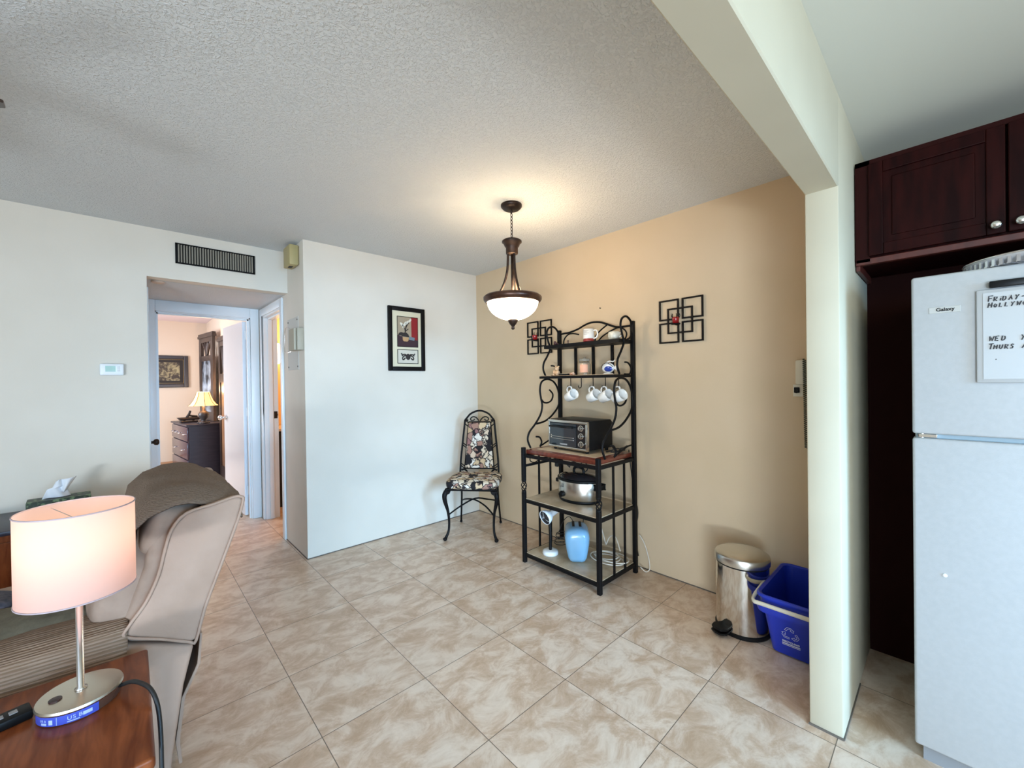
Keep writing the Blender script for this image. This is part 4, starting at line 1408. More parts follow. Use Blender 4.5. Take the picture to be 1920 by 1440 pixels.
# recycling mark: three chasing arrows, outlines, on the sloping front face
sl = math.atan2(.065, .217)
FM = basis(Vector((2.2440, .515, .135)), (0, -1, 0), (-math.sin(sl), 0, math.cos(sl)))
M_PRINT = mat('white print', (.75, .78, .85), .5)
q = MB(oc)
for k in range(3):
    R_ = FM @ Matrix.Rotation(k*2*PI/3, 4, 'Z')
    P_ = [(-.030, .012), (-.014, .036), (.010, .036), (.018, .024), (.024, .028), (.020, .006), (.002, .016), (.008, .020), (.003, .027), (-.008, .027), (-.020, .007)]
    q.tube([R_ @ Vector((a*.72, b*.72+.009, .0012)) for a, b in P_], .0009, 5, closed=True)
q.build('recycling_mark', M_PRINT, t)
text_obj('printed_name', 'RECYCLING', .013, Matrix.Translation(-Vector(oc)) @ FM @ Matrix.Translation((0, -.053, .001)), M_PRINT, t, align='CENTER')
q = MB(oc)
for a, z in ((-.058, .0022), (-.066, .0012)):
    q.tube([FM @ Vector((-.036, a-.003, .001)), FM @ Vector((.036, a-.003, .001))], z, 5)
q.build('printed_lines', M_PRINT, t)

# ================================================================== FRIDGE
FX, FY1, FY0 = 1.98, .088, -.66
t = thing('refrigerator', 'white top-freezer refrigerator at the right edge', 'refrigerator', (2.3, -.29, 0))
oc = (2.3, -.29, 0)
q = MB(oc); q.box(FX+.075, XR-.03, FY0+.005, FY1-.004, .02, 1.665, bev=.006); q.build('cabinet_body', M_FRIDGE, t, angle=A60)
q = MB(oc); q.box(FX, FX+.065, FY0, FY1, 1.139, 1.675, bev=.008, seg=3); fz = q.build('freezer_door', M_FRIDGE, t, angle=A60)
q = MB(oc); q.box(FX, FX+.065, FY0, FY1, .06, 1.124, bev=.008, seg=3); fd = q.build('fridge_door', M_FRIDGE, t, angle=A60)
q = MB(oc); q.box(FX+.02, FX+.075, FY0+.01, FY1-.01, 1.120, 1.143); q.build('door_gap', mat('grey blue seal', (.28, .36, .40), .5), t)
q = MB(oc); q.box(FX+.03, FX+.075, FY0+.02, FY1-.02, .0, .06); q.build('kick_plate', mat('grey kick plate', (.25, .26, .27), .6), t)
q = MB(oc)
q.box(FX+.006, FX+.05, .028, .074, 1.1265, 1.1375, bev=.002); q.cyl((FX+.02, .065, 1.122), (FX+.02, .065, 1.142), .006)
q.build('hinge', M_CHROME, t)
q = MB(oc); q.box(FX-.002, FX+.002, -.027, .046, 1.545, 1.566, bev=.001, seg=1); npz = q.build('name_plate', mat('pale grey name plate', (.45, .45, .42), .35), fz)
TM = basis(Vector((FX-.0028, .029, 1.5515)), (0, -1, 0), (0, 0, 1))
text_obj('name_lettering', 'Galaxy', .0155, Matrix.Translation(-Vector(oc)) @ TM, M_BLACKP, fz, depth=.0003)
q = MB(oc); q.superq((FX-.001, .013, .67), (.003, .006, .006), 1, 1, 14, 10); q.build('dimple', M_WHITE, fd)

# whiteboard on the freezer door
t = thing('whiteboard', 'magnetic whiteboard with handwritten notes on the freezer door', 'whiteboard', (FX-.008, -.30, 1.46))
oc = (FX-.008, -.30, 1.46)
by1, by0, bz0, bz1 = -.060, -.54, 1.312, 1.605
q = MB(oc); q.box(FX-.011, FX-.001, by0, by1, bz0, bz1, bev=.004, seg=2); q.build('frame', mat('pale grey frame', (.43, .445, .45), .4), t, angle=A60)
q = MB(oc); q.box(FX-.0125, FX-.010, by0+.014, by1-.014, bz0+.012, bz1-.012); q.build('writing_surface', mat('whiteboard surface', (.45, .46, .46), .25), t)
GL = {'F': [[(.1, 0), (.05, .55), (0, 1), (.6, 1)], [(.05, .5), (.5, .52)]], 'R': [[(0, 0), (0, 1), (.5, .9), (.45, .55), (.05, .5), (.6, 0)]],
      'i': [[(.1, 0), (.1, .6)], [(.1, .85), (.12, .9)]], 'D': [[(0, 0), (0, 1), (.45, .85), (.55, .4), (.35, .05), (0, 0)]],
      'A': [[(0, 0), (.35, 1), (.6, 0)], [(.1, .4), (.55, .4)]], 'Y': [[(0, 1), (.3, .5), (.6, 1)], [(.3, .5), (.15, -.1)]],
      '-': [[(0, .5), (.8, .55)]], 'H': [[(0, 0), (.05, 1)], [(.55, 0), (.55, 1)], [(0, .5), (.55, .52)]],
      'O': [[(.3, 0), (.02, .4), (.25, .85), (.55, .6), (.5, .15), (.3, 0)]], 'L': [[(.05, 1), (0, 0), (.5, .05)]],
      'W': [[(0, 1), (.15, 0), (.35, .7), (.5, 0), (.75, 1)]], 'E': [[(.5, 1), (0, .95), (0, 0), (.5, .02)], [(0, .5), (.4, .5)]],
      'T': [[(0, .95), (.65, 1)], [(.35, 1), (.3, 0)]], 'U': [[(0, 1), (.02, .2), (.3, 0), (.5, .3), (.52, 1)]],
      'S': [[(.5, .9), (.2, 1), (.02, .75), (.4, .45), (.4, .1), (0, .05)]], 'G': [[(.55, .85), (.2, 1), (0, .4), (.3, 0), (.55, .2), (.55, .45), (.3, .45)]]}
q = MB(oc)


def write(txt, y, z, h_, sp=.9, first=1.0):
    x = 0
    for k, chx in enumerate(txt):
        if chx == ' ':
            x += h_*.9
            continue
        hh = h_*(first if k == 0 else 1)
        for st in GL[chx]:
            q.tube([(FX-.0133, y-(x+a*hh*.85+b*hh*.15), z+b*hh) for a, b in st], .0016, 5)
        x += h_*sp*(.45 if chx == 'i' else 1)


write('FRiDAY-', -.084, 1.566, .013, .93, 1.3)
write('HOLLYWOOD', -.084, 1.547, .012, .95, 1.25)
write('WED  Y', -.086, 1.443, .014, .9)
write('THURS AGA', -.084, 1.417, .013, .85, 1.3)
q.superq((FX-.0128, -.10, 1.385), (.0008, .0014, .0014), 1, 1, 8, 6)
q.build('handwriting', mat('black marker ink', (.008, .008, .01), .4), t)
q = MB((FX-.012, -.13, 1.618)); q.box(FX-.022, FX-.001, -.168, -.087, 1.608, 1.628, bev=.003)
mg = q.build('marker_eraser', M_BLACKP, angle=A60); tag(mg, 'black eraser block on top of the whiteboard', 'eraser')

# crystal serving tray on the fridge top
t = thing('serving_dish', 'clear ribbed glass serving dish lying on top of the refrigerator', 'dish', (2.13, -.22, 1.666))
M_CRYST = mat('cut crystal', (.85, .87, .9), .08, .0, trans=.55, coat=.6)
q = MB(); q.lathe([(0, .004), (.13, .004), (.15, .012), (.185, .034), (.188, .040), (.183, .040), (.15, .020), (.13, .010), (0, .010)], 56); q.build('plate', M_CRYST, t, smooth=True)
q = MB()
for k in range(60):
    a = k*2*PI/60
    q.box(.150, .187, -.0045, .0045, .012, .016, M=Matrix.Rotation(a, 4, 'Z') @ Matrix.Translation((0, 0, 0)) @ Matrix.Rotation(0, 4, 'Y'))
    q.box(-.0025, .0025, -.004, .004, 0, .027, M=Matrix.Rotation(a, 4, 'Z') @ Matrix.Translation((.182, 0, .012)))
q.build('ribs', mat('silver ribs', (.75, .76, .8), .2, .8), t)
q = MB(); q.lathe([(.186, .038), (.19, .042), (.186, .046), (.182, .042), (.186, .038)], 56, cap=False); q.build('rim', M_CHROME, t, smooth=True)

# upper cabinet over the fridge
CX = 2.255
t = thing('wall_cabinet', 'dark cherry wood wall cabinet above the refrigerator', 'cabinet', (2.45, -.2, 1.8))
oc = (2.45, -.2, 1.8)
q = MB(oc); q.box(CX+.02, XR-.005, -.75, .268, 1.815, 2.235); q.build('body', M_CAB, t)
q = MB(oc); q.box(CX+.0, CX+.03, -.75, .268, 1.805, 1.83, bev=.003); q.box(CX+.015, XR-.02, .255, .268, 1.785, 1.815); q.build('light_rail', noisy('red brown rail wood', (.055, .010, .007), (.09, .018, .011), 5, 5, .4, stretch=(1, 6, 1)), t)
q = MB(oc)
q.box(CX, CX+.02, .222, .268, 1.815, 2.235); q.box(CX, CX+.02, -.75, .268, 2.215, 2.235)
q.build('face_frame', mat('face frame wood', (.02, .003, .0025), .4, spec=.1), t)


def cab_door(y1, y0, knob_y):
    q = MB(oc)
    z0, z1 = 1.835, 2.212
    wv = .045
    xa, xb = CX-.018, CX
    q.box(xa, xb, y1-wv, y1, z0, z1, bev=.003); q.box(xa, xb, y0, y0+wv, z0, z1, bev=.003)
    q.box(xa, xb, y0+wv, y1-wv, z0, z0+wv, bev=.003); q.box(xa, xb, y0+wv, y1-wv, z1-wv, z1, bev=.003)
    d_ = q.build('door', M_CAB, t)
    q = MB(oc); q.box(CX-.010, CX-.002, y0+wv-.002, y1-wv+.002, z0+wv-.002, z1-wv+.002)
    q.box(CX-.014, CX-.008, y0+wv+.025, y1-wv-.025, z0+wv+.025, z1-wv-.025, bev=.004)
    q.build('panel', M_CAB, d_)
    q = MB(oc); q.lathe([(.007, 0), (.006, .012), (.014, .018), (.015, .024), (.008, .029), (0, .030)], 20, M=Matrix.Translation((CX-.018, knob_y, 1.862)) @ Matrix.Rotation(-PI/2, 4, 'Y'))
    q.build('knob', M_CHROME, d_, smooth=True)


cab_door(.225, -.138, -.115)
cab_door(-.144, -.50, -.171)

# ================================================================== SIDE TABLE + LAMP (near left)
TZ = .53
t = thing('side_table', 'glossy reddish brown wooden side table under the lamp', 'table', (-.28, 1.44, 0))
oc = (-.28, 1.44, 0)
q = MB(oc); q.box(-.60, .032, 1.185, 1.695, TZ-.028, TZ, bev=.008, seg=3); q.build('tabletop', M_WOODT, t, angle=A60)
q = MB(oc); q.box(-.57, .005, 1.215, 1.665, TZ-.10, TZ-.028); q.build('apron', M_WOODT, t)
for x in (-.57, -.03):
    for y in (1.215, 1.63):
        q = MB(oc); q.box(x, x+.035, y, y+.035, 0, TZ-.028, bev=.003); q.build('leg', M_WOODT, t)

LX, LY = -.10, 1.522
t = thing('table_lamp', 'lit table lamp with pale pink drum shade and round nickel base', 'table lamp', (LX, LY, TZ))
q = MB(); q.lathe([(0, .024), (.078, .024), (.080, .028), (.078, .033), (.060, .0355), (0, .0365)], 56); q.build('base_top', M_NICKEL, t, smooth=False, angle=.5)
q = MB(); q.lathe([(0, 0), (.074, 0), (.076, .003), (.076, .024), (0, .024)], 56); q.build('base', mat('clear acrylic base', (.10, .05, .035), .12, coat=.6), t, angle=A60)
# blue printed sticker strip wrapped round the front of the base
M_STK = mat('blue sticker', (.06, .09, .50), .35)
def arc_strip(mb, a0, a1, r_, z0, z1, n=24, th=.0005):
    mb.grid(lambda u, v: (r_*math.cos(a0+(a1-a0)*u), r_*math.sin(a0+(a1-a0)*u), z0+(z1-z0)*v), n, 1, th)
q = MB(); arc_strip(q, math.radians(195), math.radians(297), .0768, .002, .023); st = q.build('usb_sticker', M_STK, t)
M_STXT = mat('pale blue print', (.50, .60, .90), .4)
def arc_text(txt, deg, r_, z, size):
    """lettering bent round the base, one letter at a time"""
    out = MB()
    for k, chx in enumerate(txt):
        an = math.radians(deg+k*size*57.3/r_*.78)
        cu = bpy.data.curves.new('l', 'FONT'); cu.body = chx; cu.size = size; cu.extrude = .0002
        tmp = bpy.data.objects.new('l', cu); COL.objects.link(tmp); bpy.context.view_layer.update()
        me = bpy.data.meshes.new_from_object(tmp.evaluated_get(bpy.context.evaluated_depsgraph_get()))
        bpy.data.objects.remove(tmp)
        b = bmesh.new(); b.from_mesh(me); bpy.data.meshes.remove(me)
        out.merge(b, basis(Vector((r_*math.cos(an), r_*math.sin(an), z)), (-math.sin(an), math.cos(an), 0), (0, 0, 1)))
    return out
arc_text('USB', 256, .0776, .010, .0125).build('usb_lettering', M_STXT, st)
arc_text('USB', 214, .0776, .0125, .0075).build('usb_lettering', M_STXT, st)
q = MB()
arc_strip(q, math.radians(241.5), math.radians(242.3), .0776, .003, .022, 2)
for a0, a1, z0, z1 in ((256, 272, .005, .007), (276, 288, .009, .017), (216, 226, .005, .010), (230, 236, .006, .017)):
    arc_strip(q, math.radians(a0), math.radians(a1), .0776, z0, z1, 6)
q.build('printed_marks', M_STXT, st)
q = MB(); q.lathe([(0, 0), (.012, 0), (.012, .003), (0, .0035)], 20, c=(-.043, -.012, .0355)); q.build('switch_button', mat('dark red switch', (.03, .008, .008), .3), t)
q = MB(); q.lathe([(.012, .036), (.012, .040), (.0072, .042), (.0072, .31)], 24); q.build('pole', M_CHROME if False else mat('satin chrome', (.72, .72, .74), .2, 1.), t, smooth=True, )
M_SHADE = mat('pale pink lamp shade fabric', (.74, .56, .51), .8, spec=.1)
tt, bb = nt(M_SHADE)
tl = node(tt, 'ShaderNodeBsdfTranslucent'); tl.inputs[0].default_value = (1, .67, .60, 1)
ms = node(tt, 'ShaderNodeMixShader'); ms.inputs[0].default_value = .5
om = tt.nodes['Material Output']
tt.links.new(bb.outputs[0], ms.inputs[1]); tt.links.new(tl.outputs[0], ms.inputs[2]); tt.links.new(ms.outputs[0], om.inputs[0])
q = MB(); q.lathe([(.108, .288), (.108, .50)], 96, cap=False); sh = q.build('shade', M_SHADE, t, smooth=True)
for z in (.288, .50):
    q = MB()
    q.lathe([(.1075, z-.0015), (.1095, z-.0015), (.1095, z+.0015), (.1075, z+.0015), (.1075, z-.0015)], 64, cap=False)
    q.build('shade_edge', mat('mauve shade binding', (.42, .34, .36), .7), sh)
q = MB()
for k in range(3):
    a = k*2*PI/3
    q.tube([(0, 0, .47), (.107*math.cos(a), .107*math.sin(a), .49)], .0012, 5)
q.cyl((0, 0, .30), (0, 0, .345), .015); q.build('spider', M_CHROME, sh)
q = MB(); q.superq((0, 0, .39), (.028, .028, .042), 1, 1, 24, 16); q.build('bulb', mat('lit bulb', (1, .9, .75), .4, emit=(1, .82, .55), estr=3), t, smooth=True)
l = bpy.data.lights.new('lamp_bulb', 'POINT'); l.energy = .62; l.color = (1, .78, .55); l.shadow_soft_size = .045
lo = bpy.data.objects.new('lamp_bulb', l); COL.objects.link(lo); lo.location = (LX, LY, TZ+.445)
q = MB()
ox = Vector((LX, LY, TZ))
cpts = [(-.028, 1.50, .548), (-.005, 1.475, .560), (.015, 1.44, .563), (.032, 1.41, .553), (.043, 1.385, .52), (.047, 1.365, .46), (.047, 1.34, .38), (.048, 1.32, .30), (.05, 1.29, .18), (.055, 1.27, .03), (.10, 1.22, .006)]
q.tube([Vector(p)-ox for p in cpts], .0052, 8, smooth=6); q.build('cord', M_CORD, t, smooth=True)

t = thing('remote_control', 'small black remote control on the side table at the left edge', 'remote', (-.235, 1.545, TZ), rz=.25)
q = MB(); q.box(-.05, .05, -.025, .025, 0, .022, bev=.005); q.build('body', M_BLACKP, t, angle=A60)
for k in range(3):
    q = MB(); q.box(-.03+k*.022, -.016+k*.022, -.008, .008, .0215, .024, bev=.001, seg=1); q.build('button', mat('grey button', (.25, .25, .26), .4), t)

# ================================================================== RECLINER (faces left)
oc = (-.40, 2.15, 0)
t = thing('recliner', 'beige suede recliner armchair seen from its side, facing left', 'armchair', oc)
WING = [(.298, .918), (.281, .852), (.229, .705), (.182, .573), (.155, .469), (.137, .473), (.063, .515), (-.018, .556), (-.010, .587), (.030, .645), (.062, .722), (.080, .804), (.098, .865), (.136, .908), (.209, .922), (.271, .936), (.293, .932)]
q = MB(oc); q.prism(WING, 'y', 1.755, 1.80, bev=.012, seg=3); q.build('side_panel', M_SUEDE, t, angle=.9)
q = MB(oc); q.tube([(a, 1.757, b) for a, b in WING], .005, 8, closed=True, smooth=3); q.build('piping', M_SUEDE, t, smooth=True)
q = MB(oc); q.prism(WING, 'y', 2.46, 2.505, bev=.012, seg=3); q.build('side_panel', M_SUEDE, t, angle=.9)
BACK = [(.285, .875), (.265, .84), (.215, .70), (.165, .56), (.14, .45), (-.02, .50), (-.03, .56), (.0, .66), (.03, .74), (.045, .84), (.07, .87), (.13, .895), (.20, .900), (.26, .892)]
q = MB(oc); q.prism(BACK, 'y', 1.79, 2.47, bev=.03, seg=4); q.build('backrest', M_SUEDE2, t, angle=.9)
# headrest pillow that folds over the top, lower back pillow
RM = Matrix.Rotation(math.radians(18), 4, 'Y')
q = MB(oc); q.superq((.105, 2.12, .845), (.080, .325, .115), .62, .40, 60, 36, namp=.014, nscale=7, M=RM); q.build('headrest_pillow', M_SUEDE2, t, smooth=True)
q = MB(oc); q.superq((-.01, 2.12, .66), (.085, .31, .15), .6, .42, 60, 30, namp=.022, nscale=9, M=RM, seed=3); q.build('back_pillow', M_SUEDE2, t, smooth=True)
# arms
for y0, y1 in ((1.755, 1.985), (2.275, 2.505)):
    q = MB(oc)
    pr_ = [(y0+.03, .06), (y1-.03, .06), (y1-.03, .46), (y1-.005, .50), (y1, .54), (y1-.03, .575), (y0+.03, .575), (y0, .54), (y0+.0, .50), (y0+.01, .46)]
    q.prism(pr_, 'x', -.95, -.02, bev=.012, seg=3); q.build('arm', M_SUEDE, t, angle=.9)
q = MB(oc); q.prism([(-.95, .06), (.085, .06), (.09, .11), (.121, .33), (.150, .455), (.05, .50), (-.02, .53), (-.95, .53)], 'y', 1.760, 1.80, bev=.010, seg=2); q.build('side_skirt', M_SUEDE, t, angle=.9)
q = MB(oc); q.prism([(-.95, .06), (.085, .06), (.09, .11), (.121, .33), (.150, .455), (.05, .50), (-.02, .53), (-.95, .53)], 'y', 2.46, 2.50, bev=.010, seg=2); q.build('side_skirt', M_SUEDE, t, angle=.9)
q = MB(oc); q.prism([(.05, .06), (.075, .06), (.125, .40), (.10, .42)], 'y', 1.80, 2.46); q.build('mechanism', mat('black mechanism', (.01, .01, .012), .6), t)
q = MB(oc); q.prism([(.172, .465), (.178, .462), (.172, .36), (.128, .26), (.112, .12), (.118, .04), (.108, .04), (.10, .12), (.118, .262), (.162, .36)], 'y', 1.81, 2.45, bev=.002); q.build('rear_flap', M_SUEDE, t)
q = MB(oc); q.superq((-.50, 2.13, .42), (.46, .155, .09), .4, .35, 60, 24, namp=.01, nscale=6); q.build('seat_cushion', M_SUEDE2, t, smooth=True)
q = MB(oc); q.box(-.94, .06, 1.80, 2.46, .08, .34); q.build('base', mat('dark base cloth', (.06, .045, .035), .9), t)
for x in (-.85, -.02):
    for y in (1.84, 2.42):
        q = MB(oc); q.lathe([(.02, 0), (.025, .085)], 12, c=(x, y, 0)); q.build('foot', M_BLACKP, t)
q = MB(oc); q.box(-.95, -.02, 1.752, 1.764, .300, .305); q.build('seam', mat('seam shadow brown', (.12, .08, .06), .9), t)

# knitted throw over the headrest
q = MB((.10, 2.12, .95))
prof = [(-.032, .78), (-.026, .85), (-.006, .922), (.042, .970), (.105, .992), (.168, .990), (.228, .974), (.278, .950), (.308, .912)]


def pol(L_, s):
    s = max(0, min(.9999, s))*(len(L_)-1)
    i = int(s); f_ = s-i
    return (L_[i][0]*(1-f_)+L_[i+1][0]*f_, L_[i][1]*(1-f_)+L_[i+1][1]*f_)


def thf(u, v):
    # u along Y (near..far), v from front to back; the near edge falls over the side
    y = 1.80+.66*u
    s0 = .10*(1-u)+.0*u
    a, b = pol(prof, s0+(1-s0)*v)
    e = max(0, 1-u/.14)
    b -= .045*e*e
    y -= .010*e
    n_ = noise.noise(Vector((u*6, v*5, 1.3)))*.010
    return (a+n_, y+noise.noise(Vector((u*9, v*9, 4)))*.004, b+n_-.012*abs(u-.5)*2)


q.grid(thf, 60, 40, .007)
tag(q.build('knitted_throw', M_KNIT, smooth=True), 'taupe knitted throw draped over the recliner headrest', 'blanket')
# striped throw over the near arm
q = MB((-.5, 1.87, .55))
prf = [(1.742, .34), (1.738, .44), (1.742, .53), (1.765, .58), (1.81, .598), (1.88, .600), (1.94, .592), (1.985, .57)]


def af(u, v):
    x = -.94+.93*u
    a, b = pol(prf, v)
    e = .22*max(0, (u-.72)/.28)*(1-v) if v < .5 else 0
    n_ = noise.noise(Vector((u*7, v*4, 7.7)))*.010
    return (x+noise.noise(Vector((v*6, 2.2, u)))*.010-.05*max(0, .3-v), a-n_*.3, b+n_*.6+e*.0)


q.grid(af, 70, 34, .008)
tag(q.build('arm_throw', M_KNIT2, smooth=True), 'brown striped knitted throw over the recliner arm nearest the table', 'blanket')
# olive blanket and denim-coloured one on the seat
q = MB((-.45, 2.05, .58)); q.superq((-.44, 2.035, .565), (.36, .135, .052), .6, .6, 60, 24, namp=.03, nscale=8)
tag(q.build('folded_blanket', M_OLIVE, smooth=True), 'crumpled olive brown blanket on the recliner seat', 'blanket')
q = MB((-.6, 2.22, .6)); q.superq((-.62, 2.24, .585), (.33, .12, .055), .6, .6, 50, 24, namp=.03, nscale=9, seed=5)
tag(q.build('seat_blanket', M_DENIM, smooth=True), 'dark blue grey blanket heaped beyond the olive blanket', 'blanket')

# end table behind the lamp with tissue box
t = thing('end_table', 'dark wooden cabinet against the left wall, mostly hidden by the lamp shade', 'cabinet', (-.62, 3.5, 0))
oc = (-.62, 3.5, 0)
q = MB(oc); q.box(-.98, -.18, 3.30, 3.76, .06, .585); q.build('body', M_WOODT, t)
q = MB(oc); q.box(-1.0, -.16, 3.28, 3.765, .585, .61, bev=.006); q.build('top', M_NAVY, t, angle=A60)
q = MB(oc); q.box(-.95, -.60, 3.288, 3.30, .14, .55, bev=.003); q.build('door', M_WOODT, t)
q = MB(oc); q.box(-.56, -.21, 3.288, 3.30, .14, .55, bev=.003); q.build('door', M_WOODT, t)
q = MB(oc); q.box(-.96, -.20, 3.33, 3.74, 0, .06); q.build('plinth', M_DARKW, t)
t = thing('throw_pillow', 'dark plum cushion standing at the left edge behind the lamp', 'pillow', (-.50, 3.18, .50))
t = None
bpy.data.objects.remove(bpy.data.objects['throw_pillow'])
t = thing('tissue_box', 'dark green patterned tissue box with a white tissue against the left wall', 'tissue box', (-.30, 3.52, .61), rz=math.radians(4))
q = MB(); q.box(-.125, .125, -.062, .062, 0, .095, bev=.003); bx_ = q.build('box', noisy('green leafy print', (.02, .035, .02), (.16, .24, .12), 45, 4, .5, lo=.5, hi=.62), t)
q = MB(); q.lathe([(0, .0), (.055, 0), (.055, .001), (0, .001)], 24, c=(0, 0, .095), sy=.45); q.build('opening', M_BLACKP, bx_)
q = MB()
q.grid(lambda u, v: ((u-.5)*.10*(1.15-.75*v)+(.018 if v > .6 else 0)-.012, (u-.5)*.02+.012*math.sin(u*7+v*3), .092+.105*v-.02*abs(u-.45)*v), 14, 14, .0006)
q.grid(lambda u, v: ((u-.2)*.075*(.25+.75*v)+.008, -.006+.014*math.sin(u*6+1), .125+.068*v+.012*u*v), 12, 10, .0006)
q.build('tissue', mat('white tissue', (.78, .82, .88), .9), t, smooth=True)

# ================================================================== CEILING FAN (only its blade tips reach the frame)
t = thing('ceiling_fan', 'dark bladed ceiling fan whose tip just enters at the top left edge', 'ceiling fan', (-.815, 1.56, CE))
oc = (-.815, 1.56, CE)
q = MB(oc); q.lathe([(0, 0), (.07, 0), (.06, -.04), (.02, -.06), (.013, -.06), (.013, -.27), (.09, -.28), (.11, -.31), (.11, -.36), (.08, -.39), (0, -.40)], 32, c=(-.815, 1.56, CE)); q.build('motor', M_BRONZE, t, smooth=True)
for k in range(5):
    a = math.radians(20+72*k)
    BM = Matrix.Translation((-.815, 1.56, CE-.33)) @ Matrix.Rotation(a, 4, 'Z') @ Matrix.Rotation(math.radians(12), 4, 'X')
    q = MB(oc); q.prism([(.10, -.03), (.20, -.055), (.55, -.07), (.60, -.055), (.615, 0), (.60, .055), (.55, .07), (.20, .055), (.10, .03)], 'z', -.004, .004, bev=.002, M=BM)
    q.build('blade', M_DARKW, t)

# ================================================================== BEDROOM
t = thing('dresser', 'dark blue black wooden chest of drawers in the bedroom', 'dresser', (.74, 7.72, 0), rz=math.radians(6))
dx0, dx1, dy0, dy1 = -.215, .20, -.52, .50
q = MB(); q.box(dx0+.02, dx1, dy0+.01, dy1-.01, .04, .775); q.build('carcass', M_NAVY, t)
q = MB(); q.box(dx0-.01, dx1+.005, dy0-.01, dy1+.01, .775, .80, bev=.006); q.build('top', M_NAVY, t)
M_DRW = noisy('dresser drawer wood', (.035, .02, .035), (.06, .032, .05), 6, 4, .25, stretch=(1, 7, 1), coat=.3)
for r_, (z0, z1) in enumerate(((.565, .76), (.315, .55), (.06, .30))):
    q = MB(); q.box(dx0, dx0+.02, dy0+.02, dy1-.02, z0, z1, bev=.004); dd = q.build('drawer', M_DRW, t, angle=A60)
    for y in ((-.36, -.06, .16, .36) if r_ == 0 else (-.24, .24)):
        q = MB()
        q.tube([(dx0, y-.04, (z0+z1)/2), (dx0-.022, y-.032, (z0+z1)/2-.004), (dx0-.026, y, (z0+z1)/2-.008), (dx0-.022, y+.032, (z0+z1)/2-.004), (dx0, y+.04, (z0+z1)/2)], .006, 8, smooth=4)
        q.build('handle', M_CHROME, dd, smooth=True)

def carved_panel(p0, p1, z0, z1, label, art):
    p0, p1 = Vector((*p0, 0)), Vector((*p1, 0))
    d_ = (p1-p0); L_ = d_.length
    rz = math.atan2(d_.y, d_.x)
    t = thing('carved_wall_panel', label, 'panel', (p0.x, p0.y, z0), rz=rz, group='tall carved panels beside the dresser')
    H = z1-z0
    q = MB()
    wv = L_*.16
    q.box(0, wv, -.018, .018, 0, H-.06); q.box(L_-wv, L_, -.018, .018, 0, H-.06)
    q.box(wv, L_-wv, -.016, .016, H*.68, H*.74); q.box(wv, L_-wv, -.016, .016, H-.14, H-.06)
    q.box(wv, L_-wv, -.016, .016, 0, H*.10)
    q.build('frame', M_DARKW, t)
    q = MB(); q.box(-.03, L_+.03, -.03, .03, H-.07, H-.03, bev=.005); q.box(-.015, L_+.015, -.024, .024, H-.03, H, bev=.004); q.build('cornice', M_DARKW, t)
    q = MB()
    for a in (-.8, -.25, .3, .85):
        q.tube([(L_/2+.02*a, 0, H*.74), (L_/2+a*L_*.12, 0, H*.74+(H*.26-.14)*.45), (L_/2+a*L_*.36, 0, H-.13)], .018, 6, smooth=3)
    q.build('branch_carving', M_DARKW, t, smooth=True)
    q = MB(); q.box(wv, L_-wv, -.006, .006, H*.10, H*.68)
    pn = q.build('inset', art, t)
    return t


M_ARTB = noisy('grey blue foggy picture', (.015, .02, .03), (.42, .50, .60), 5, 5, .3, lo=.4, hi=.66)
M_ARTW = noisy('warm brown wood inset', (.10, .05, .03), (.30, .16, .08), 3, 4, .4, stretch=(1, 1, .4))
carved_panel((.845, 8.20), (.935, 7.50), .805, 2.15, 'tall dark carved panel with a grey blue picture, behind the bedroom lamp', M_ARTB)
carved_panel((.962, 7.17), (.985, 6.62), .0, 2.03, 'tall brown carved panel partly hidden behind the open bedroom door', M_ARTW)

t = thing('bedroom_lamp', 'lit lamp with flared yellow shade on the dresser', 'table lamp', (.7745, 7.28, .80))
q = MB()
q.lathe([(0, 0), (.06, 0), (.062, .015), (.03, .03), (.025, .05), (.055, .09), (.065, .13), (.045, .17), (.02, .19), (.018, .24), (0, .245)], 24)
q.build('body', mat('dark carved resin', (.03, .028, .03), .4), t, smooth=True)
q = MB()
for k in range(3):
    a = k*2*PI/3+.5
    q.superq((.06*math.cos(a), .06*math.sin(a), .012), (.024, .018, .012), .8, .8, 14, 8)
q.build('foot', mat('dark carved resin', (.03, .028, .03), .4), t, smooth=True)
M_SHY = mat('lit yellow shade', (.85, .55, .25), .8, emit=(1, .55, .18), estr=1.5)
q = MB(); q.lathe([(.175, .255), (.150, .275), (.115, .33), (.088, .40), (.075, .45)], 8, cap=False); shd = q.build('shade', M_SHY, t)
q = MB()
for k in range(8):
    a = k*2*PI/8
    q.tube([(r_*math.cos(a), r_*math.sin(a), z) for r_, z in ((.176, .255), (.151, .275), (.116, .33), (.089, .40), (.076, .45))], .0035, 5)
q.build('shade_ribs', mat('dark rib trim', (.12, .06, .03), .6), shd)
l = bpy.data.lights.new('bedroom_lamp_bulb', 'POINT'); l.energy = 13; l.color = (1, .66, .38); l.shadow_soft_size = .05
lo = bpy.data.objects.new('bedroom_lamp_bulb', l); COL.objects.link(lo); lo.location = (.7745, 7.28, 1.27)

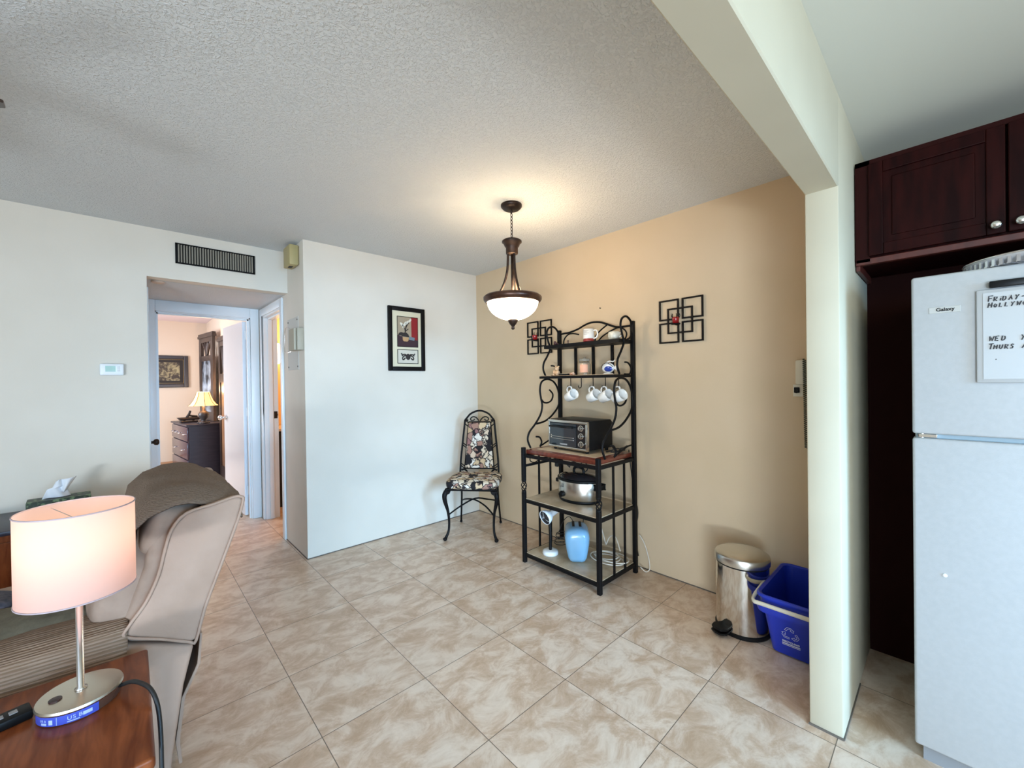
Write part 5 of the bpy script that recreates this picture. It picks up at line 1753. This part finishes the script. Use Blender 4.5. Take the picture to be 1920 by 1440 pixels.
t = thing('boat_sculpture', 'small black boat shaped sculpture on the dresser', 'sculpture', (.63, 7.72, .80), rz=.2)
q = MB()
q.prism([(-.13, .075), (.15, .075), (.17, .05), (.13, .03), (-.09, .03)], 'y', -.035, .035, bev=.014, seg=3)
q.tube([(-.01, 0, .07), (.02, 0, .12), (.035, 0, .17)], [.018, .016, .014], 8)
q.tube([(.02, 0, .10), (.08, 0, .085), (.12, 0, .08)], .014, 8)
q.build('hull', mat('black carved wood', (.012, .009, .009), .4), t)
q = MB(); q.box(-.09, .12, -.04, .04, 0, .022, bev=.006); q.box(-.05, -.03, -.02, .02, .02, .04); q.box(.06, .08, -.02, .02, .02, .04); q.build('stand', mat('black carved wood', (.012, .009, .009), .4), t)

t = thing('bedroom_picture', 'dark framed picture of foliage on the bedroom wall', 'picture', (.47, 9.0, 1.58))
oc = (.47, 9.0, 1.58)
frame_ring(MB(oc), .205, .755, 1.315, 1.855, .06, 8.965, 8.999, .008).build('frame', mat('dark brown frame', (.025, .012, .008), .35), t)
q = MB(oc); q.box(.26, .70, 8.975, 8.985, 1.37, 1.80); q.build('mat_board', mat('black mat board', (.015, .01, .008), .6), t)
q = MB(oc); q.box(.33, .64, 8.968, 8.976, 1.43, 1.74); q.build('foliage_print', noisy('foliage print', (.04, .025, .015), (.36, .30, .16), 11, 5, .5, lo=.42, hi=.62, dist=1.5), t)
frame_ring(MB(oc), .275, .69, 1.385, 1.79, .006, 8.966, 8.976, 0).build('gold_fillet', mat('dull gold', (.22, .14, .06), .4, .6), t)

# ================================================================== BATHROOM
t = thing('bathroom_sconce', 'lit glass wall light glimpsed through the bathroom doorway', 'wall light', (2.2, 5.2, 1.9))
t.location = (1.25, 5.4, 1.70)
q = MB(); q.lathe([(0, -.12), (.035, -.12), (.045, -.10), (.045, .10), (.035, .12), (0, .12)], 20, c=(-.0, -.06, 0)); q.build('glass', mat('lit frosted glass', (1, .9, .7), .4, emit=(1, .80, .5), estr=3), t, smooth=True)
q = MB(); q.box(-.03, .03, -.02, .0, -.03, .03); q.cyl((0, -.06, .12), (0, -.06, .15), .02); q.build('bracket', M_BRONZE, t)
l = bpy.data.lights.new('bathroom_bulb', 'POINT'); l.energy = 16; l.color = (1, .68, .36); l.shadow_soft_size = .05
lo = bpy.data.objects.new('bathroom_bulb', l); COL.objects.link(lo); lo.location = (1.5, 5.0, 1.85)
t = thing('bathroom_vanity', 'dark vanity cabinet with white top just inside the bathroom', 'vanity', (1.45, 5.2, 0))
oc = (1.45, 5.2, 0)
q = MB(oc); q.box(1.13, 1.9, 5.0, 5.39, 0, .83); q.build('cabinet', mat('black vanity paint', (.01, .009, .009), .5), t)
q = MB(oc); q.box(1.125, 1.92, 4.98, 5.395, .83, .86, bev=.004); q.build('countertop', M_CERAM, t)
